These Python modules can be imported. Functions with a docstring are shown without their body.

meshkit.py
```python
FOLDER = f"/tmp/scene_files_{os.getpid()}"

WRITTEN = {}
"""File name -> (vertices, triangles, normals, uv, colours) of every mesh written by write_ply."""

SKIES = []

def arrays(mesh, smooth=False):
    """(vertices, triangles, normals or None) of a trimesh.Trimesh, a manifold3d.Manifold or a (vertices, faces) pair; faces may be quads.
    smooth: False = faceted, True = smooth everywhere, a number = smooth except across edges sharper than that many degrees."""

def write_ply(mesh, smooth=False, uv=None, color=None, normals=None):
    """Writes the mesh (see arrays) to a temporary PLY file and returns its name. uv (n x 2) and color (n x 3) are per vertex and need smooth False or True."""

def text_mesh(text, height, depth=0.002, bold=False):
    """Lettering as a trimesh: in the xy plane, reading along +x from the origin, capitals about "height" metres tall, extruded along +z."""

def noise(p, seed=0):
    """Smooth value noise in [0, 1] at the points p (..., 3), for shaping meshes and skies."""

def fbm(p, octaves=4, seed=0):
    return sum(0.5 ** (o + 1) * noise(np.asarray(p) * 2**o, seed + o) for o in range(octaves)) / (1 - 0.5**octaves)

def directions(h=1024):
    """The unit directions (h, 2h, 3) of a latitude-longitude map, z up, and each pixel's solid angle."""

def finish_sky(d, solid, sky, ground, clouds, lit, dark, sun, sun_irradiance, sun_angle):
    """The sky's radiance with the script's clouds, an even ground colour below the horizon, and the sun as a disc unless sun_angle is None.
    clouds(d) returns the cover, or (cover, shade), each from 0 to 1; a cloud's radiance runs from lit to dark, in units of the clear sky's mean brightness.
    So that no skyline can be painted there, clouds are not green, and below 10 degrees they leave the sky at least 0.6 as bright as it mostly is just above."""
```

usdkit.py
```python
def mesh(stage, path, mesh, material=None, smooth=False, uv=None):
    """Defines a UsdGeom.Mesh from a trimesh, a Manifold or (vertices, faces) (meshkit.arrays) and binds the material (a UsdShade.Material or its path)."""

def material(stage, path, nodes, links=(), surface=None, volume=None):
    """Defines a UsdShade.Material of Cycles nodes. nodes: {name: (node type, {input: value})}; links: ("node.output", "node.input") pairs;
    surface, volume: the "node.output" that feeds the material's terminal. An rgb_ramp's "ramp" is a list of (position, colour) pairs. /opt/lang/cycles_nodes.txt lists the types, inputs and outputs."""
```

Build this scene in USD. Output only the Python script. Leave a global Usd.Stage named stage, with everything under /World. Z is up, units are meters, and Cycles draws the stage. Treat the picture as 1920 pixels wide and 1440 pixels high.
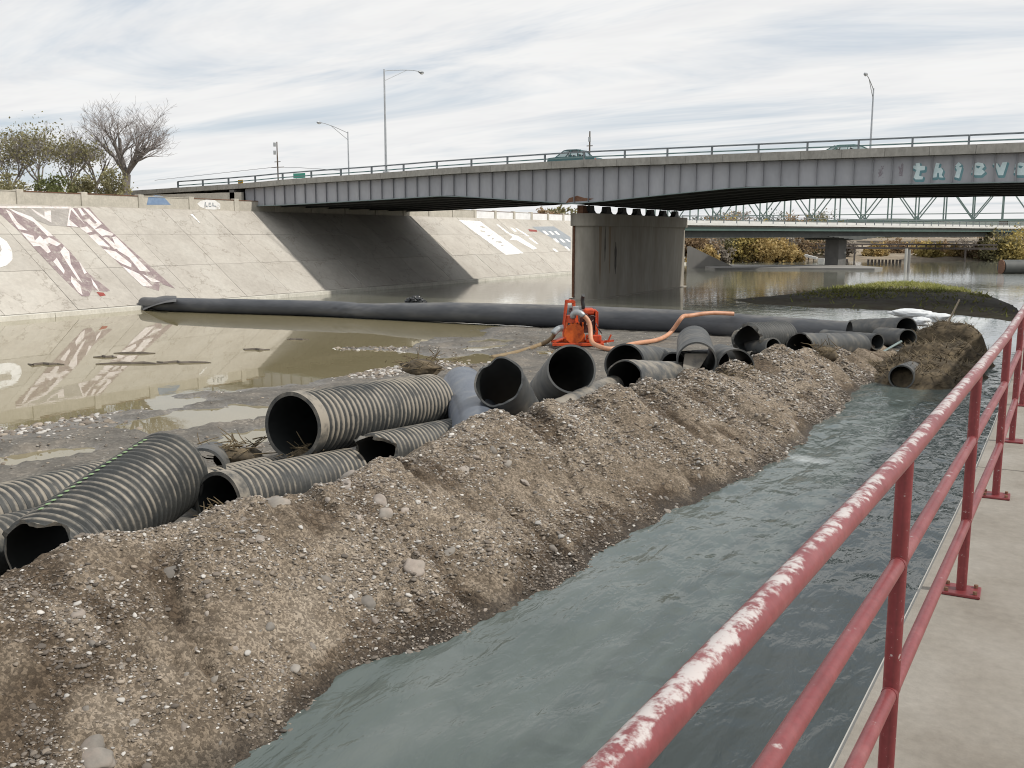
import math, random
import numpy as np, trimesh, shapely
from shapely.geometry import Polygon, LineString, Point
from shapely import affinity
import usdkit, meshkit
from pxr import Usd, UsdGeom, UsdLux, UsdShade, Gf, Sdf, Vt

stage = Usd.Stage.CreateInMemory()
UsdGeom.SetStageUpAxis(stage, UsdGeom.Tokens.z)
UsdGeom.SetStageMetersPerUnit(stage, 1.0)
UsdGeom.Xform.Define(stage, '/World')
rng = np.random.default_rng(7)

# ------------------------------------------------------------------ camera
# world: z up, water at z = 0, +y along the river (away), +x across to the right bank
F, YAW, PITCH, EYE = 1800.0, math.radians(28.3), math.atan(280 / 1800), 5.2
FW = np.array([-math.sin(YAW) * math.cos(PITCH), math.cos(YAW) * math.cos(PITCH), -math.sin(PITCH)])
RT = np.array([math.cos(YAW), math.sin(YAW), 0.0])
UP = np.cross(RT, FW)
CAM = np.array([0.0, 0.0, EYE])
cam = UsdGeom.Camera.Define(stage, '/World/camera')
cam.CreateFocalLengthAttr(33.75)
cam.CreateHorizontalApertureAttr(36.0)
cam.CreateVerticalApertureAttr(27.0)
cam.CreateClippingRangeAttr(Gf.Vec2f(0.05, 5000))
cam.CreateExposureAttr(0.0)
m4 = Gf.Matrix4d(1)
for i, a in enumerate((RT, UP, -FW, CAM)):
    m4.SetRow(i, Gf.Vec4d(*[float(q) for q in a], 1.0 if i == 3 else 0.0))
cam.AddTransformOp().Set(m4)

# ------------------------------------------------------------------ sky and sun
SUN = np.array([0.67, 0.10, 0.735]); SUN /= np.linalg.norm(SUN)
SUN_EL, SUN_ROT = math.asin(SUN[2]), math.atan2(SUN[0], SUN[1])
SKY_STRENGTH, CLOUD = 0.1, 9.0
UsdGeom.Scope.Define(stage, '/World/Looks')
sky_mat = usdkit.material(stage, '/World/Looks/sky_clouds', {
    'sky': ('sky_texture', {'sky_type': 'single_scattering', 'sun_disc': False, 'sun_elevation': SUN_EL, 'sun_rotation': SUN_ROT}),
    'tc': ('texture_coordinate', {}), 'sep': ('separate_xyz', {}),
    'zc': ('math', {'math_type': 'maximum', 'value2': 0.0}), 'za': ('math', {'math_type': 'add', 'value2': 0.10}),
    'dx': ('math', {'math_type': 'divide'}), 'dy': ('math', {'math_type': 'divide'}), 'com': ('combine_xyz', {'z': 0.0}),
    'map': ('mapping', {'mapping_type': 'point', 'rotation': (0, 0, 0.62), 'scale': (0.50, 1.35, 1), 'location': (3.1, 1.7, 0)}),
    'n1': ('noise_texture', {'dimensions': '3D', 'scale': 0.85, 'detail': 9.0, 'roughness': 0.6, 'distortion': 0.6}),
    'r1': ('rgb_ramp', {'ramp': [(0.0, (1, 1, 1)), (0.47, (1, 1, 1)), (0.54, (0.75, 0.75, 0.75)), (0.63, (0.25, 0.25, 0.25)), (0.72, (0, 0, 0)), (1, (0, 0, 0))]}),
    'n2': ('noise_texture', {'dimensions': '3D', 'scale': 2.6, 'detail': 8.0, 'roughness': 0.65, 'distortion': 0.3}),
    'r2': ('rgb_ramp', {'ramp': [(0.25, (CLOUD * .90, CLOUD * .905, CLOUD * .92)), (0.55, (CLOUD, CLOUD, CLOUD * .995)), (1, (CLOUD * 1.06,) * 3)]}),
    'blue': ('mix_color', {'blend_type': 'mix', 'fac': 0.72, 'b': (CLOUD * .66, CLOUD * .75, CLOUD * .85), 'use_clamp': True}),
    'mix': ('mix_color', {'blend_type': 'mix'}),
    'bg': ('background_shader', {'strength': SKY_STRENGTH})},
    [('tc.generated', 'sep.vector'), ('sep.z', 'zc.value1'), ('zc.value', 'za.value1'), ('sep.x', 'dx.value1'), ('za.value', 'dx.value2'),
     ('sep.y', 'dy.value1'), ('za.value', 'dy.value2'), ('dx.value', 'com.x'), ('dy.value', 'com.y'), ('com.vector', 'map.vector'),
     ('map.vector', 'n1.vector'), ('n1.fac', 'r1.fac'), ('map.vector', 'n2.vector'), ('n2.fac', 'r2.fac'),
     ('sky.color', 'blue.a'), ('r1.color', 'mix.fac'), ('blue.result', 'mix.a'), ('r2.color', 'mix.b'), ('mix.result', 'bg.color')], surface='bg.background')
dome = UsdLux.DomeLight.Define(stage, '/World/sky')
dome.CreateIntensityAttr(1.0)
UsdShade.MaterialBindingAPI.Apply(dome.GetPrim()).Bind(sky_mat)
dome.GetPrim().SetCustomDataByKey('kind', 'structure')
sun = UsdLux.DistantLight.Define(stage, '/World/sun')
sun.CreateNormalizeAttr(True); sun.CreateIntensityAttr(0.9); sun.CreateAngleAttr(2.2); sun.CreateColorAttr(Gf.Vec3f(1.0, 0.95, 0.87))
sx = np.cross([0, 0, 1], SUN); sx /= np.linalg.norm(sx); sy = np.cross(SUN, sx)
ms = Gf.Matrix4d(1)
for i, a in enumerate((sx, sy, SUN)):
    ms.SetRow(i, Gf.Vec4d(*[float(q) for q in a], 0))
sun.AddTransformOp().Set(ms)

# ------------------------------------------------------------------ helpers
def ray(px, py):
    return FW + RT * (px - 960) / F - UP * (py - 720) / F
def at(px, py, z=0.0):              # the point at height z on the sight line of a photo pixel
    d = ray(px, py); return CAM + d * (z - EYE) / d[2]
def atY(px, py, Y):
    d = ray(px, py); return CAM + d * Y / d[1]
def atX(px, py, X):
    d = ray(px, py); return CAM + d * X / d[0]
def atZ(px, py, depth):             # at a given distance along the optical axis, level
    d = ray(px, py); return CAM + d * depth / math.cos(PITCH) / (d @ np.array([FW[0], FW[1], 0]) / math.cos(PITCH) / math.cos(PITCH)) if False else CAM + d * depth
def prj(p):
    q = np.asarray(p, float) - CAM; d = q @ FW
    return np.stack([960 + F * (q @ RT) / d, 720 - F * (q @ UP) / d, d], -1)

COUNT, LOC, LOOK = {}, {}, {}
def fresh(parent, name):
    k = (parent, name); n = COUNT.get(k, 0); COUNT[k] = n + 1
    return f'{parent}/{name}' + (f'_{n:03d}' if n else '')
def props(prim, label=None, cat=None, group=None, kind=None):
    for k, v in (('label', label), ('category', cat), ('group', group), ('kind', kind)):
        if v: prim.SetCustomDataByKey(k, v)
def thing(name, label=None, cat=None, loc=(0, 0, 0), group=None, kind=None):
    path = fresh('/World', name)
    x = UsdGeom.Xform.Define(stage, path)
    x.AddTranslateOp().Set(Gf.Vec3d(*[float(q) for q in loc]))
    LOC[path] = np.asarray(loc, float)
    props(x.GetPrim(), label, cat, group, kind)
    return path
def part(parent, name, mesh, mat, label=None, smooth=False, wear=None, kind=None):
    if wear is None and mat.startswith('paint_'): wear = np.ones(len(meshkit.arrays(mesh, smooth)[0]))
    path = fresh(parent, name)
    off = LOC[parent]; LOC[path] = off
    v, f, n = meshkit.arrays(mesh, smooth)
    m = usdkit.mesh(stage, path, (v - off, f), LOOK[mat], smooth=False)
    if n is not None:
        m.CreateNormalsAttr(Vt.Vec3fArray.FromNumpy(n.astype(np.float32))); m.SetNormalsInterpolation('vertex')
    if wear is not None:
        UsdGeom.PrimvarsAPI(m).CreatePrimvar('wear', Sdf.ValueTypeNames.FloatArray, 'vertex').Set(Vt.FloatArray.FromNumpy(np.asarray(wear, np.float32)))
    props(m.GetPrim(), label, None, None, kind)
    return path
def single(name, mesh, mat, label=None, cat=None, group=None, kind=None, smooth=False, wear=None):
    path = fresh('/World', name); LOC[path] = np.zeros(3)
    COUNT[('/World', name)] -= 1
    LOC['/World'] = np.zeros(3)
    p = part('/World', name, mesh, mat, None, smooth, wear)
    props(stage.GetPrimAtPath(p), label, cat, group, kind)
    return p
def cat_(ms):
    return trimesh.util.concatenate([trimesh.Trimesh(*(meshkit.arrays(m)[:2]), process=False) for m in ms])
def box(c, s):
    b = trimesh.creation.box(s); b.apply_translation(c); return b
def box2(a, b):
    a, b = np.asarray(a, float), np.asarray(b, float)
    return box((a + b) / 2, np.abs(b - a))
def bevel_box(c, s, r=0.01):
    import manifold3d as mf
    s = np.asarray(s, float); r = min(r, s.min() * .45)
    bs = [mf.Manifold.cube([s[0] - 2 * r * (i != 0), s[1] - 2 * r * (i != 1), s[2] - 2 * r * (i != 2)], True) for i in range(3)]
    h = mf.Manifold.batch_hull(bs).translate(list(map(float, c)))
    return trimesh.Trimesh(*meshkit.arrays(h)[:2], process=False)
def frames(P):
    P = np.asarray(P, float); T = np.gradient(P, axis=0); T /= np.linalg.norm(T, axis=1, keepdims=True)
    ref = np.array([0, 0, 1.0]) if abs(T[:, 2]).max() < .95 else np.array([1.0, 0.2, 0])
    A = np.cross(T, ref); A /= np.maximum(np.linalg.norm(A, axis=1, keepdims=True), 1e-9); B = np.cross(A, T)
    return T, A, B
def tube(P, r, n=8, caps=True):
    P = np.asarray(P, float); k = len(P); r = np.broadcast_to(np.asarray(r, float), (k,))
    T, A, B = frames(P); a = np.arange(n) * 2 * np.pi / n
    V = (P[:, None] + r[:, None, None] * (np.cos(a)[None, :, None] * A[:, None] + np.sin(a)[None, :, None] * B[:, None])).reshape(-1, 3)
    i, j = np.meshgrid(np.arange(k - 1), np.arange(n), indexing='ij'); j2 = (j + 1) % n
    q = np.stack([i * n + j, i * n + j2, (i + 1) * n + j2, (i + 1) * n + j], -1).reshape(-1, 4)
    f = np.vstack([q[:, [0, 1, 2]], q[:, [0, 2, 3]]])
    if caps:
        V = np.vstack([V, P[:1], P[-1:]]); c0, c1 = k * n, k * n + 1
        jj = np.arange(n)
        f = np.vstack([f, np.stack([np.full(n, c0), (jj + 1) % n, jj], 1), np.stack([np.full(n, c1), (k - 1) * n + jj, (k - 1) * n + (jj + 1) % n], 1)])
    return trimesh.Trimesh(V, f, process=False)
def bar(a, b, w, h=None):           # a square bar from a to b
    a, b = np.asarray(a, float), np.asarray(b, float); h = h or w
    T = b - a; L = np.linalg.norm(T); T /= L
    ref = np.array([0, 0, 1.0]) if abs(T[2]) < .95 else np.array([0, 1.0, 0])
    A = np.cross(T, ref); A /= np.linalg.norm(A); B = np.cross(A, T)
    m = trimesh.creation.box([w, h, L]); M = np.eye(4); M[:3, 0], M[:3, 1], M[:3, 2], M[:3, 3] = A, B, T, (a + b) / 2
    m.apply_transform(M); return m
def spline(P, n):
    from scipy.interpolate import CubicSpline
    P = np.asarray(P, float); t = np.r_[0, np.cumsum(np.linalg.norm(np.diff(P, axis=0), axis=1))]
    return CubicSpline(t, P)(np.linspace(0, t[-1], n))
def grid(V, wrap=False):            # (n, m, 3) points as a sheet
    n, m = V.shape[:2]; i, j = np.meshgrid(np.arange(n - 1), np.arange(m if wrap else m - 1), indexing='ij'); j2 = (j + 1) % m
    q = np.stack([i * m + j, i * m + j2, (i + 1) * m + j2, (i + 1) * m + j], -1).reshape(-1, 4)
    return trimesh.Trimesh(V.reshape(-1, 3), np.vstack([q[:, [0, 1, 2]], q[:, [0, 2, 3]]]), process=False)
def prism(poly, depth, origin, ex, ey, ez):   # a flat outline extruded, placed by three axes
    polys = getattr(poly, 'geoms', [poly]); out = []
    for g in polys:
        if g.is_empty or g.area < 1e-7: continue
        e = trimesh.creation.extrude_polygon(g, depth, engine='earcut')
        v = e.vertices; out.append(trimesh.Trimesh(np.asarray(origin) + v[:, :1] * ex + v[:, 1:2] * ey + v[:, 2:] * ez, e.faces, process=False))
    return cat_(out)
def lump(c, s, seed, sub=2, amp=.25, freq=1.6):
    b = trimesh.creation.icosphere(sub); v = np.array(b.vertices)
    v *= (1 + amp * (meshkit.fbm(v * freq + seed * 7.3, 3, seed) - .5) * 2)[:, None]
    return trimesh.Trimesh(np.asarray(c) + v * np.asarray(s), b.faces, process=False)

# ------------------------------------------------------------------ materials
def mat(name, stops, scale=3.0, detail=6.0, rough=0.8, bump=0.0, bscale=None, bdist=0.02, stretch=None, rand=0.0, spec=0.5, metallic=0.0, wearcol=None, wearramp=(0.35, 0.65), wearscale=4.0, wearamt=1.0, coord='position', fine=None, transl=None, distortion=0.0, cracks=False):
    N = {'geo': ('geometry', {}), 'p': ('principled_bsdf', {'roughness': rough, 'specular_ior_level': spec, 'metallic': metallic})}
    L = []; src = 'geo.position'
    if coord == 'object':
        N['tc'] = ('texture_coordinate', {}); src = 'tc.object'
    if stretch:
        N['map'] = ('mapping', {'mapping_type': 'point', 'scale': stretch}); L.append((src, 'map.vector')); src = 'map.vector'
    if isinstance(stops[0], (int, float)):
        stops = [(0, stops), (1, stops)]
    N['n'] = ('noise_texture', {'dimensions': '3D', 'scale': scale, 'detail': detail, 'roughness': 0.6, 'distortion': distortion}); L.append((src, 'n.vector'))
    N['r'] = ('rgb_ramp', {'ramp': stops}); L.append(('n.fac', 'r.fac')); col = 'r.color'
    if fine:                        # (scale, amount): a second, finer mottle multiplied in
        N['nf'] = ('noise_texture', {'dimensions': '3D', 'scale': fine[0], 'detail': 4.0, 'roughness': 0.7}); L.append((src, 'nf.vector'))
        N['rf'] = ('rgb_ramp', {'ramp': [(0.3, (1 - fine[1],) * 3), (0.7, (1 + fine[1],) * 3)]}); L.append(('nf.fac', 'rf.fac'))
        N['mf'] = ('mix_color', {'blend_type': 'multiply', 'fac': 1.0}); L += [(col, 'mf.a'), ('rf.color', 'mf.b')]; col = 'mf.result'
    if cracks:                      # wandering hairline cracks and patchy staining
        N['cn'] = ('noise_texture', {'dimensions': '3D', 'scale': .6, 'detail': 5.0, 'roughness': .6}); N['cm'] = ('mix_vector', {'fac': .45}); N['cv'] = ('voronoi_texture', {'dimensions': '3D', 'feature': 'distance_to_edge', 'scale': .22})
        N['cr'] = ('rgb_ramp', {'ramp': [(0.0, (.70, .68, .66)), (0.006, (.84, .83, .82)), (0.014, (1, 1, 1)), (1, (1, 1, 1))]}); N['cx'] = ('mix_color', {'blend_type': 'multiply', 'fac': 1.0})
        N['ca'] = ('vector_math', {'math_type': 'multiply_add', 'vector2': (3.2, 3.2, 3.2)})
        L += [(src, 'cn.vector'), ('cn.color', 'ca.vector1'), (src, 'ca.vector3'), ('ca.vector', 'cv.vector'), ('cv.distance', 'cr.fac'), (col, 'cx.a'), ('cr.color', 'cx.b')]; col = 'cx.result'; del N['cm']
    if rand:
        N['oi'] = ('object_info', {}); N['rr'] = ('rgb_ramp', {'ramp': [(0, (1 - rand,) * 3), (1, (1 + rand,) * 3)]}); L.append(('oi.random', 'rr.fac'))
        N['mr'] = ('mix_color', {'blend_type': 'multiply', 'fac': 1.0}); L += [(col, 'mr.a'), ('rr.color', 'mr.b')]; col = 'mr.result'
    if wearcol is not None:         # a mesh attribute "wear" (0..1) broken up by noise brings in a second colour
        N['at'] = ('attribute', {'attribute': 'wear'}); N['wn'] = ('noise_texture', {'dimensions': '3D', 'scale': wearscale, 'detail': 6.0, 'roughness': 0.65}); L.append((src, 'wn.vector'))
        N['wm'] = ('math', {'math_type': 'multiply'}); L += [('at.fac', 'wm.value1'), ('wn.fac', 'wm.value2')]
        N['wr'] = ('map_range', {'range_type': 'smoothstep', 'from_min': wearramp[0], 'from_max': wearramp[1], 'to_min': 0.0, 'to_max': wearamt, 'clamp': True}); L.append(('wm.value', 'wr.value'))
        N['ww'] = ('mix_color', {'blend_type': 'mix', 'b': wearcol}); L += [('wr.result', 'ww.fac'), (col, 'ww.a')]; col = 'ww.result'
    L.append((col, 'p.base_color'))
    if bump:
        N['bn'] = ('noise_texture', {'dimensions': '3D', 'scale': bscale or scale * 5, 'detail': 6.0, 'roughness': 0.65}); L.append((src, 'bn.vector'))
        N['b'] = ('bump', {'strength': bump, 'distance': bdist}); L += [('bn.fac', 'b.height'), ('b.normal', 'p.normal')]
    surf = 'p.BSDF'
    if transl:
        N['t'] = ('translucent_bsdf', {}); L.append((col, 't.color')); N['mx'] = ('mix_closure', {'fac': transl}); L += [('p.BSDF', 'mx.closure1'), ('t.BSDF', 'mx.closure2')]; surf = 'mx.closure'
    LOOK[name] = usdkit.material(stage, '/World/Looks/' + name, N, L, surface=surf)

def mul(c, k): return tuple(x * k for x in c)
TAN = (0.30, 0.245, 0.195)
mat('levee_concrete', [(0.25, (0.33, .305, .27)), (0.5, (0.395, .37, .33)), (0.75, (0.43, .41, .37))], scale=.35, cracks=True, rough=.9, rand=.07, bump=.25, bscale=6, bdist=.03, fine=(3.0, .09))
mat('joint_dirt', [(0.3, (0.22, .20, .175)), (0.7, (0.31, .285, .25))], scale=2, rough=.95)
mat('ledge_concrete', [(0.3, (0.50, .48, .42)), (0.7, (0.64, .62, .56))], scale=.8, rough=.85, fine=(5, .12))
mat('wall_concrete', [(0.25, (0.36, .34, .29)), (0.6, (0.46, .43, .37)), (0.8, (0.50, .47, .41))], scale=.9, rough=.9, rand=.06, fine=(6, .12))
mat('wall_white', [(0.3, (0.66, .66, .66)), (0.7, (0.78, .78, .78))], scale=1.2, rough=.7)
mat('paint_purple', [(0.3, (0.19, .145, .15)), (0.55, (0.23, .18, .18)), (0.75, (0.30, .25, .24))], scale=1.4, rough=.85, fine=(6, .15), wearcol=(.40, .375, .335), wearramp=(.50, .66), wearscale=2.2, wearamt=.75)
mat('paint_pink', [(0.25, (0.46, .42, .40)), (0.5, (0.60, .55, .54)), (0.8, (0.66, .62, .61))], scale=1.2, rough=.8, fine=(6, .1), wearcol=(.40, .375, .335), wearramp=(.50, .66), wearscale=2.2, wearamt=.75)
mat('paint_grey', [(0.3, (0.26, .24, .22)), (0.7, (0.32, .30, .28))], scale=1.3, rough=.85, fine=(6, .12), wearcol=(.40, .375, .335), wearramp=(.50, .66), wearscale=2.2, wearamt=.75)
mat('paint_white', [(0.2, (0.60, .60, .59)), (0.6, (0.76, .76, .75))], scale=1.5, rough=.75, wearcol=(.40, .375, .335), wearramp=(.50, .66), wearscale=2.2, wearamt=.75)
mat('paint_slate', [(0.3, (0.22, .24, .26)), (0.7, (0.28, .30, .32))], scale=1.5, rough=.8)
mat('paint_red', [(0.3, (0.20, .04, .03)), (0.7, (0.28, .06, .05))], scale=3, rough=.8)
mat('paint_blue', [(0.3, (0.12, .19, .32)), (0.7, (0.22, .30, .42))], scale=2, rough=.8)
mat('letter_pale', [(0.3, (0.44, .56, .58)), (0.7, (0.60, .70, .71))], scale=2.5, rough=.7)
mat('letter_teal', [(0.3, (0.09, .20, .23)), (0.7, (0.14, .26, .28))], scale=2.5, rough=.7)
mat('tag_faint', [(0.3, (0.17, .16, .18)), (0.7, (0.23, .20, .22))], scale=5, rough=.8)
mat('girder_paint', [(0.2, (0.25, .255, .275)), (0.5, (0.295, .30, .32)), (0.8, (0.33, .335, .35))], scale=.7, rough=.55, rand=.06, stretch=(1, 1, .35), fine=(5, .06))
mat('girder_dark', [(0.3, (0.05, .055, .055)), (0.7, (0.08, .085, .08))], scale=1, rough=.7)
mat('stiffener_paint', [(0.3, (0.20, .205, .22)), (0.7, (0.26, .265, .28))], scale=1, rough=.6)
mat('flange_green', [(0.3, (0.13, .18, .18)), (0.7, (0.18, .23, .225))], scale=1, rough=.5)
mat('curb_concrete', [(0.2, (0.19, .18, .16)), (0.5, (0.26, .25, .225)), (0.8, (0.31, .30, .27))], scale=1.1, rough=.9, rand=.07, fine=(4, .18), stretch=(1, 1, .5))
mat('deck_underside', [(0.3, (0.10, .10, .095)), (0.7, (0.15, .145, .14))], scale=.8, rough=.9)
mat('asphalt', [(0.3, (0.05, .05, .05)), (0.7, (0.07, .07, .068))], scale=2, rough=.9)
mat('rail_metal', [(0.3, (0.12, .14, .155)), (0.7, (0.17, .19, .20))], scale=1, rough=.45, spec=.5)
mat('rail_teal', [(0.3, (0.10, .17, .17)), (0.7, (0.15, .23, .225))], scale=1, rough=.4)
mat('galvanised', [(0.3, (0.34, .36, .38)), (0.7, (0.44, .46, .48))], scale=2, rough=.45, metallic=.5)
mat('rust', [(0.3, (0.10, .045, .025)), (0.7, (0.19, .10, .06))], scale=6, rough=.9)
mat('pier_concrete', [(0.25, (0.235, .212, .175)), (0.5, (0.295, .273, .234)), (0.75, (0.34, .32, .285))], scale=.6, rough=.9, stretch=(.8, .8, .22), fine=(3, .12), bump=.2, bscale=5)
mat('rust_stain', [(0.3, (0.20, .145, .095)), (0.7, (0.25, .20, .15))], scale=1.4, rough=.9, stretch=(2, 2, .3))
mat('black_stain', [(0.3, (0.05, .045, .04)), (0.7, (0.10, .09, .08))], scale=2, rough=.9)
mat('walk_concrete', [(0.30, (0.170, .150, .124)), (0.45, (0.225, .205, .175)), (0.6, (0.252, .232, .202)), (0.75, (0.275, .255, .225))], scale=1.6, rough=.9, fine=(22, .10), bump=.35, bscale=60, bdist=.006, rand=.03)
mat('dirt_specks', [(0.3, (0.12, .10, .08)), (0.7, (0.18, .16, .13))], scale=8, rough=.95)
mat('red_paint', [(0.25, (0.145, .032, .034)), (0.5, (0.185, .043, .046)), (0.8, (0.24, .085, .084))], scale=5, rough=.42, wearcol=(0.50, .475, .46), wearramp=(0.38, .54), wearscale=34, wearamt=.88, fine=(50, .12), bump=.2, bscale=70, bdist=.002, distortion=.5)
mat('red_post', [(0.25, (0.12, .018, .020)), (0.6, (0.17, .028, .031)), (0.85, (0.23, .06, .06))], scale=6, rough=.45, fine=(60, .14), wearcol=(0.5, .45, .43), wearramp=(0.63, .70), wearscale=60, wearamt=.8)
DUST = (0.275, .245, .20)
mat('black_ribbed', [(0.3, (0.026, .029, .030)), (0.6, (0.05, .052, .05)), (0.8, (0.12, .11, .095))], scale=2.2, rough=.62, wearcol=DUST, wearramp=(0.20, .46), wearscale=3.0, wearamt=.92, fine=(25, .2), bump=.15, bscale=40, bdist=.01)
mat('grey_smooth_pipe', [(0.3, (0.036, .040, .043)), (0.5, (0.065, .067, .066)), (0.75, (0.15, .138, .118))], scale=1.6, rough=.55, wearcol=DUST, wearramp=(0.3, .6), wearscale=2.5, wearamt=.8, fine=(18, .15), bump=.15, bscale=30, bdist=.01)
mat('blue_smooth_pipe', [(0.3, (0.075, .09, .12)), (0.55, (0.11, .125, .15)), (0.8, (0.20, .195, .18))], scale=1.4, rough=.42, wearcol=DUST, wearramp=(0.3, .6), wearscale=2.5, wearamt=.75)
mat('pipe_inner', [(0.3, (0.010, .012, .012)), (0.7, (0.022, .025, .025))], scale=3, rough=.6)
mat('green_chalk', [(0, (0.17, .26, .13)), (1, (0.22, .32, .17))], rough=.7)
mat('dam_fabric', [(0.25, (0.034, .038, .045)), (0.5, (0.058, .062, .070)), (0.8, (0.11, .112, .115))], scale=.8, rough=.5, bump=.4, bscale=5, bdist=.05, stretch=(.5, 1.2, 1.2), wearcol=(0.23, .215, .19), wearramp=(0.30, .68), wearscale=1.3, wearamt=.6)
mat('black_plastic', [(0.3, (0.010, .011, .012)), (0.7, (0.02, .021, .022))], scale=5, rough=.35)
mat('orange_paint', [(0.3, (0.36, .035, .014)), (0.6, (0.52, .07, .016)), (0.85, (0.25, .03, .014))], scale=4, rough=.4, fine=(20, .2))
mat('orange_bright', [(0.3, (0.50, .075, .014)), (0.5, (0.62, .12, .018)), (0.7, (0.35, .05, .014))], scale=4, rough=.35)
mat('engine_dark', [(0.3, (0.03, .02, .02)), (0.7, (0.10, .03, .025))], scale=6, rough=.5)
mat('hose_orange', [(0.3, (0.42, .20, .115)), (0.7, (0.54, .29, .18))], scale=3, rough=.5)
mat('hose_dull', [(0.3, (0.16, .11, .06)), (0.7, (0.24, .18, .10))], scale=3, rough=.7)
mat('grey_metal', [(0.3, (0.28, .30, .31)), (0.7, (0.38, .40, .41))], scale=5, rough=.4, metallic=.4)
mat('white_sack', [(0.3, (0.50, .53, .55)), (0.7, (0.66, .68, .69))], scale=3, rough=.7, bump=.6, bscale=5, bdist=.06)
mat('straw', [(0.35, (0.045, .035, .022)), (0.5, (0.085, .065, .04)), (0.7, (0.15, .115, .07))], scale=2.2, rough=.95, fine=(9, .3))
mat('straw_blade', [(0.3, (0.055, .042, .025)), (0.5, (0.12, .09, .05)), (0.75, (0.21, .165, .10))], scale=3, rough=.9)
mat('stick', (0.30, .25, .19), rough=.9)
mat('stone_mix', [(0.2, (0.144, 0.133, 0.122)), (0.45, (0.209, 0.191, 0.169)), (0.6, (0.245, 0.209, 0.180)), (0.8, (0.317, 0.302, 0.281))], scale=2.1, rough=.85, rand=.32, fine=(14, .12))
mat('pebble_dark', [(0.3, (0.112, 0.098, 0.083)), (0.7, (0.180, 0.150, 0.124))], scale=3, rough=.85, rand=.35)
mat('pebble_tan', [(0.3, (0.211, 0.176, 0.140)), (0.7, (0.273, 0.234, 0.191))], scale=3, rough=.85, rand=.3)
mat('pebble_pale', [(0.3, (0.357, 0.340, 0.315)), (0.7, (0.476, 0.459, 0.433))], scale=3, rough=.8, rand=.25)
mat('car_teal', (0.035, .10, .105), rough=.25, spec=.6)
mat('car_green', (0.07, .16, .14), rough=.3, spec=.6)
mat('car_glass', (0.16, .20, .21), rough=.08, spec=.8)
mat('tyre', (0.02, .02, .02), rough=.85)
mat('lamp_lens', (0.6, .6, .58), rough=.3)
mat('sign_green', (0.04, .27, .20), rough=.5)
mat('sign_yellow', (0.62, .36, .02), rough=.5)
mat('sign_black', (0.015, .015, .015), rough=.6)
mat('wood_pole', [(0.3, (0.09, .075, .06)), (0.7, (0.14, .12, .10))], scale=3, rough=.9)
mat('wire', (0.03, .03, .03), rough=.6)
mat('bark', [(0.3, (0.14, .125, .115)), (0.7, (0.21, .19, .18))], scale=3, rough=.95)
mat('twig', [(0.3, (0.20, .18, .175)), (0.7, (0.28, .255, .245))], scale=1.5, rough=.95)
for nm, c in (('olive', (0.21, .195, .10)), ('yellow', (0.40, .32, .11)), ('gold', (0.42, .31, .13)), ('brown', (0.29, .205, .12)), ('green', (0.115, .13, .045)), ('greybrush', (0.28, .245, .205)), ('haze_green', (0.16, .185, .16))):
    mat('leaf_' + nm, [(0.25, mul(c, .55)), (0.5, c), (0.75, mul(c, 1.4))], scale=.7, rough=.8, rand=.0, transl=.25, fine=(3, .25))
mat('bridge_green', [(0.3, (0.05, .09, .08)), (0.7, (0.075, .125, .11))], scale=.5, rough=.5)
mat('far_concrete', [(0.3, (0.19, .185, .175)), (0.7, (0.25, .24, .225))], scale=.5, rough=.9, stretch=(1, 1, .3))
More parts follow.
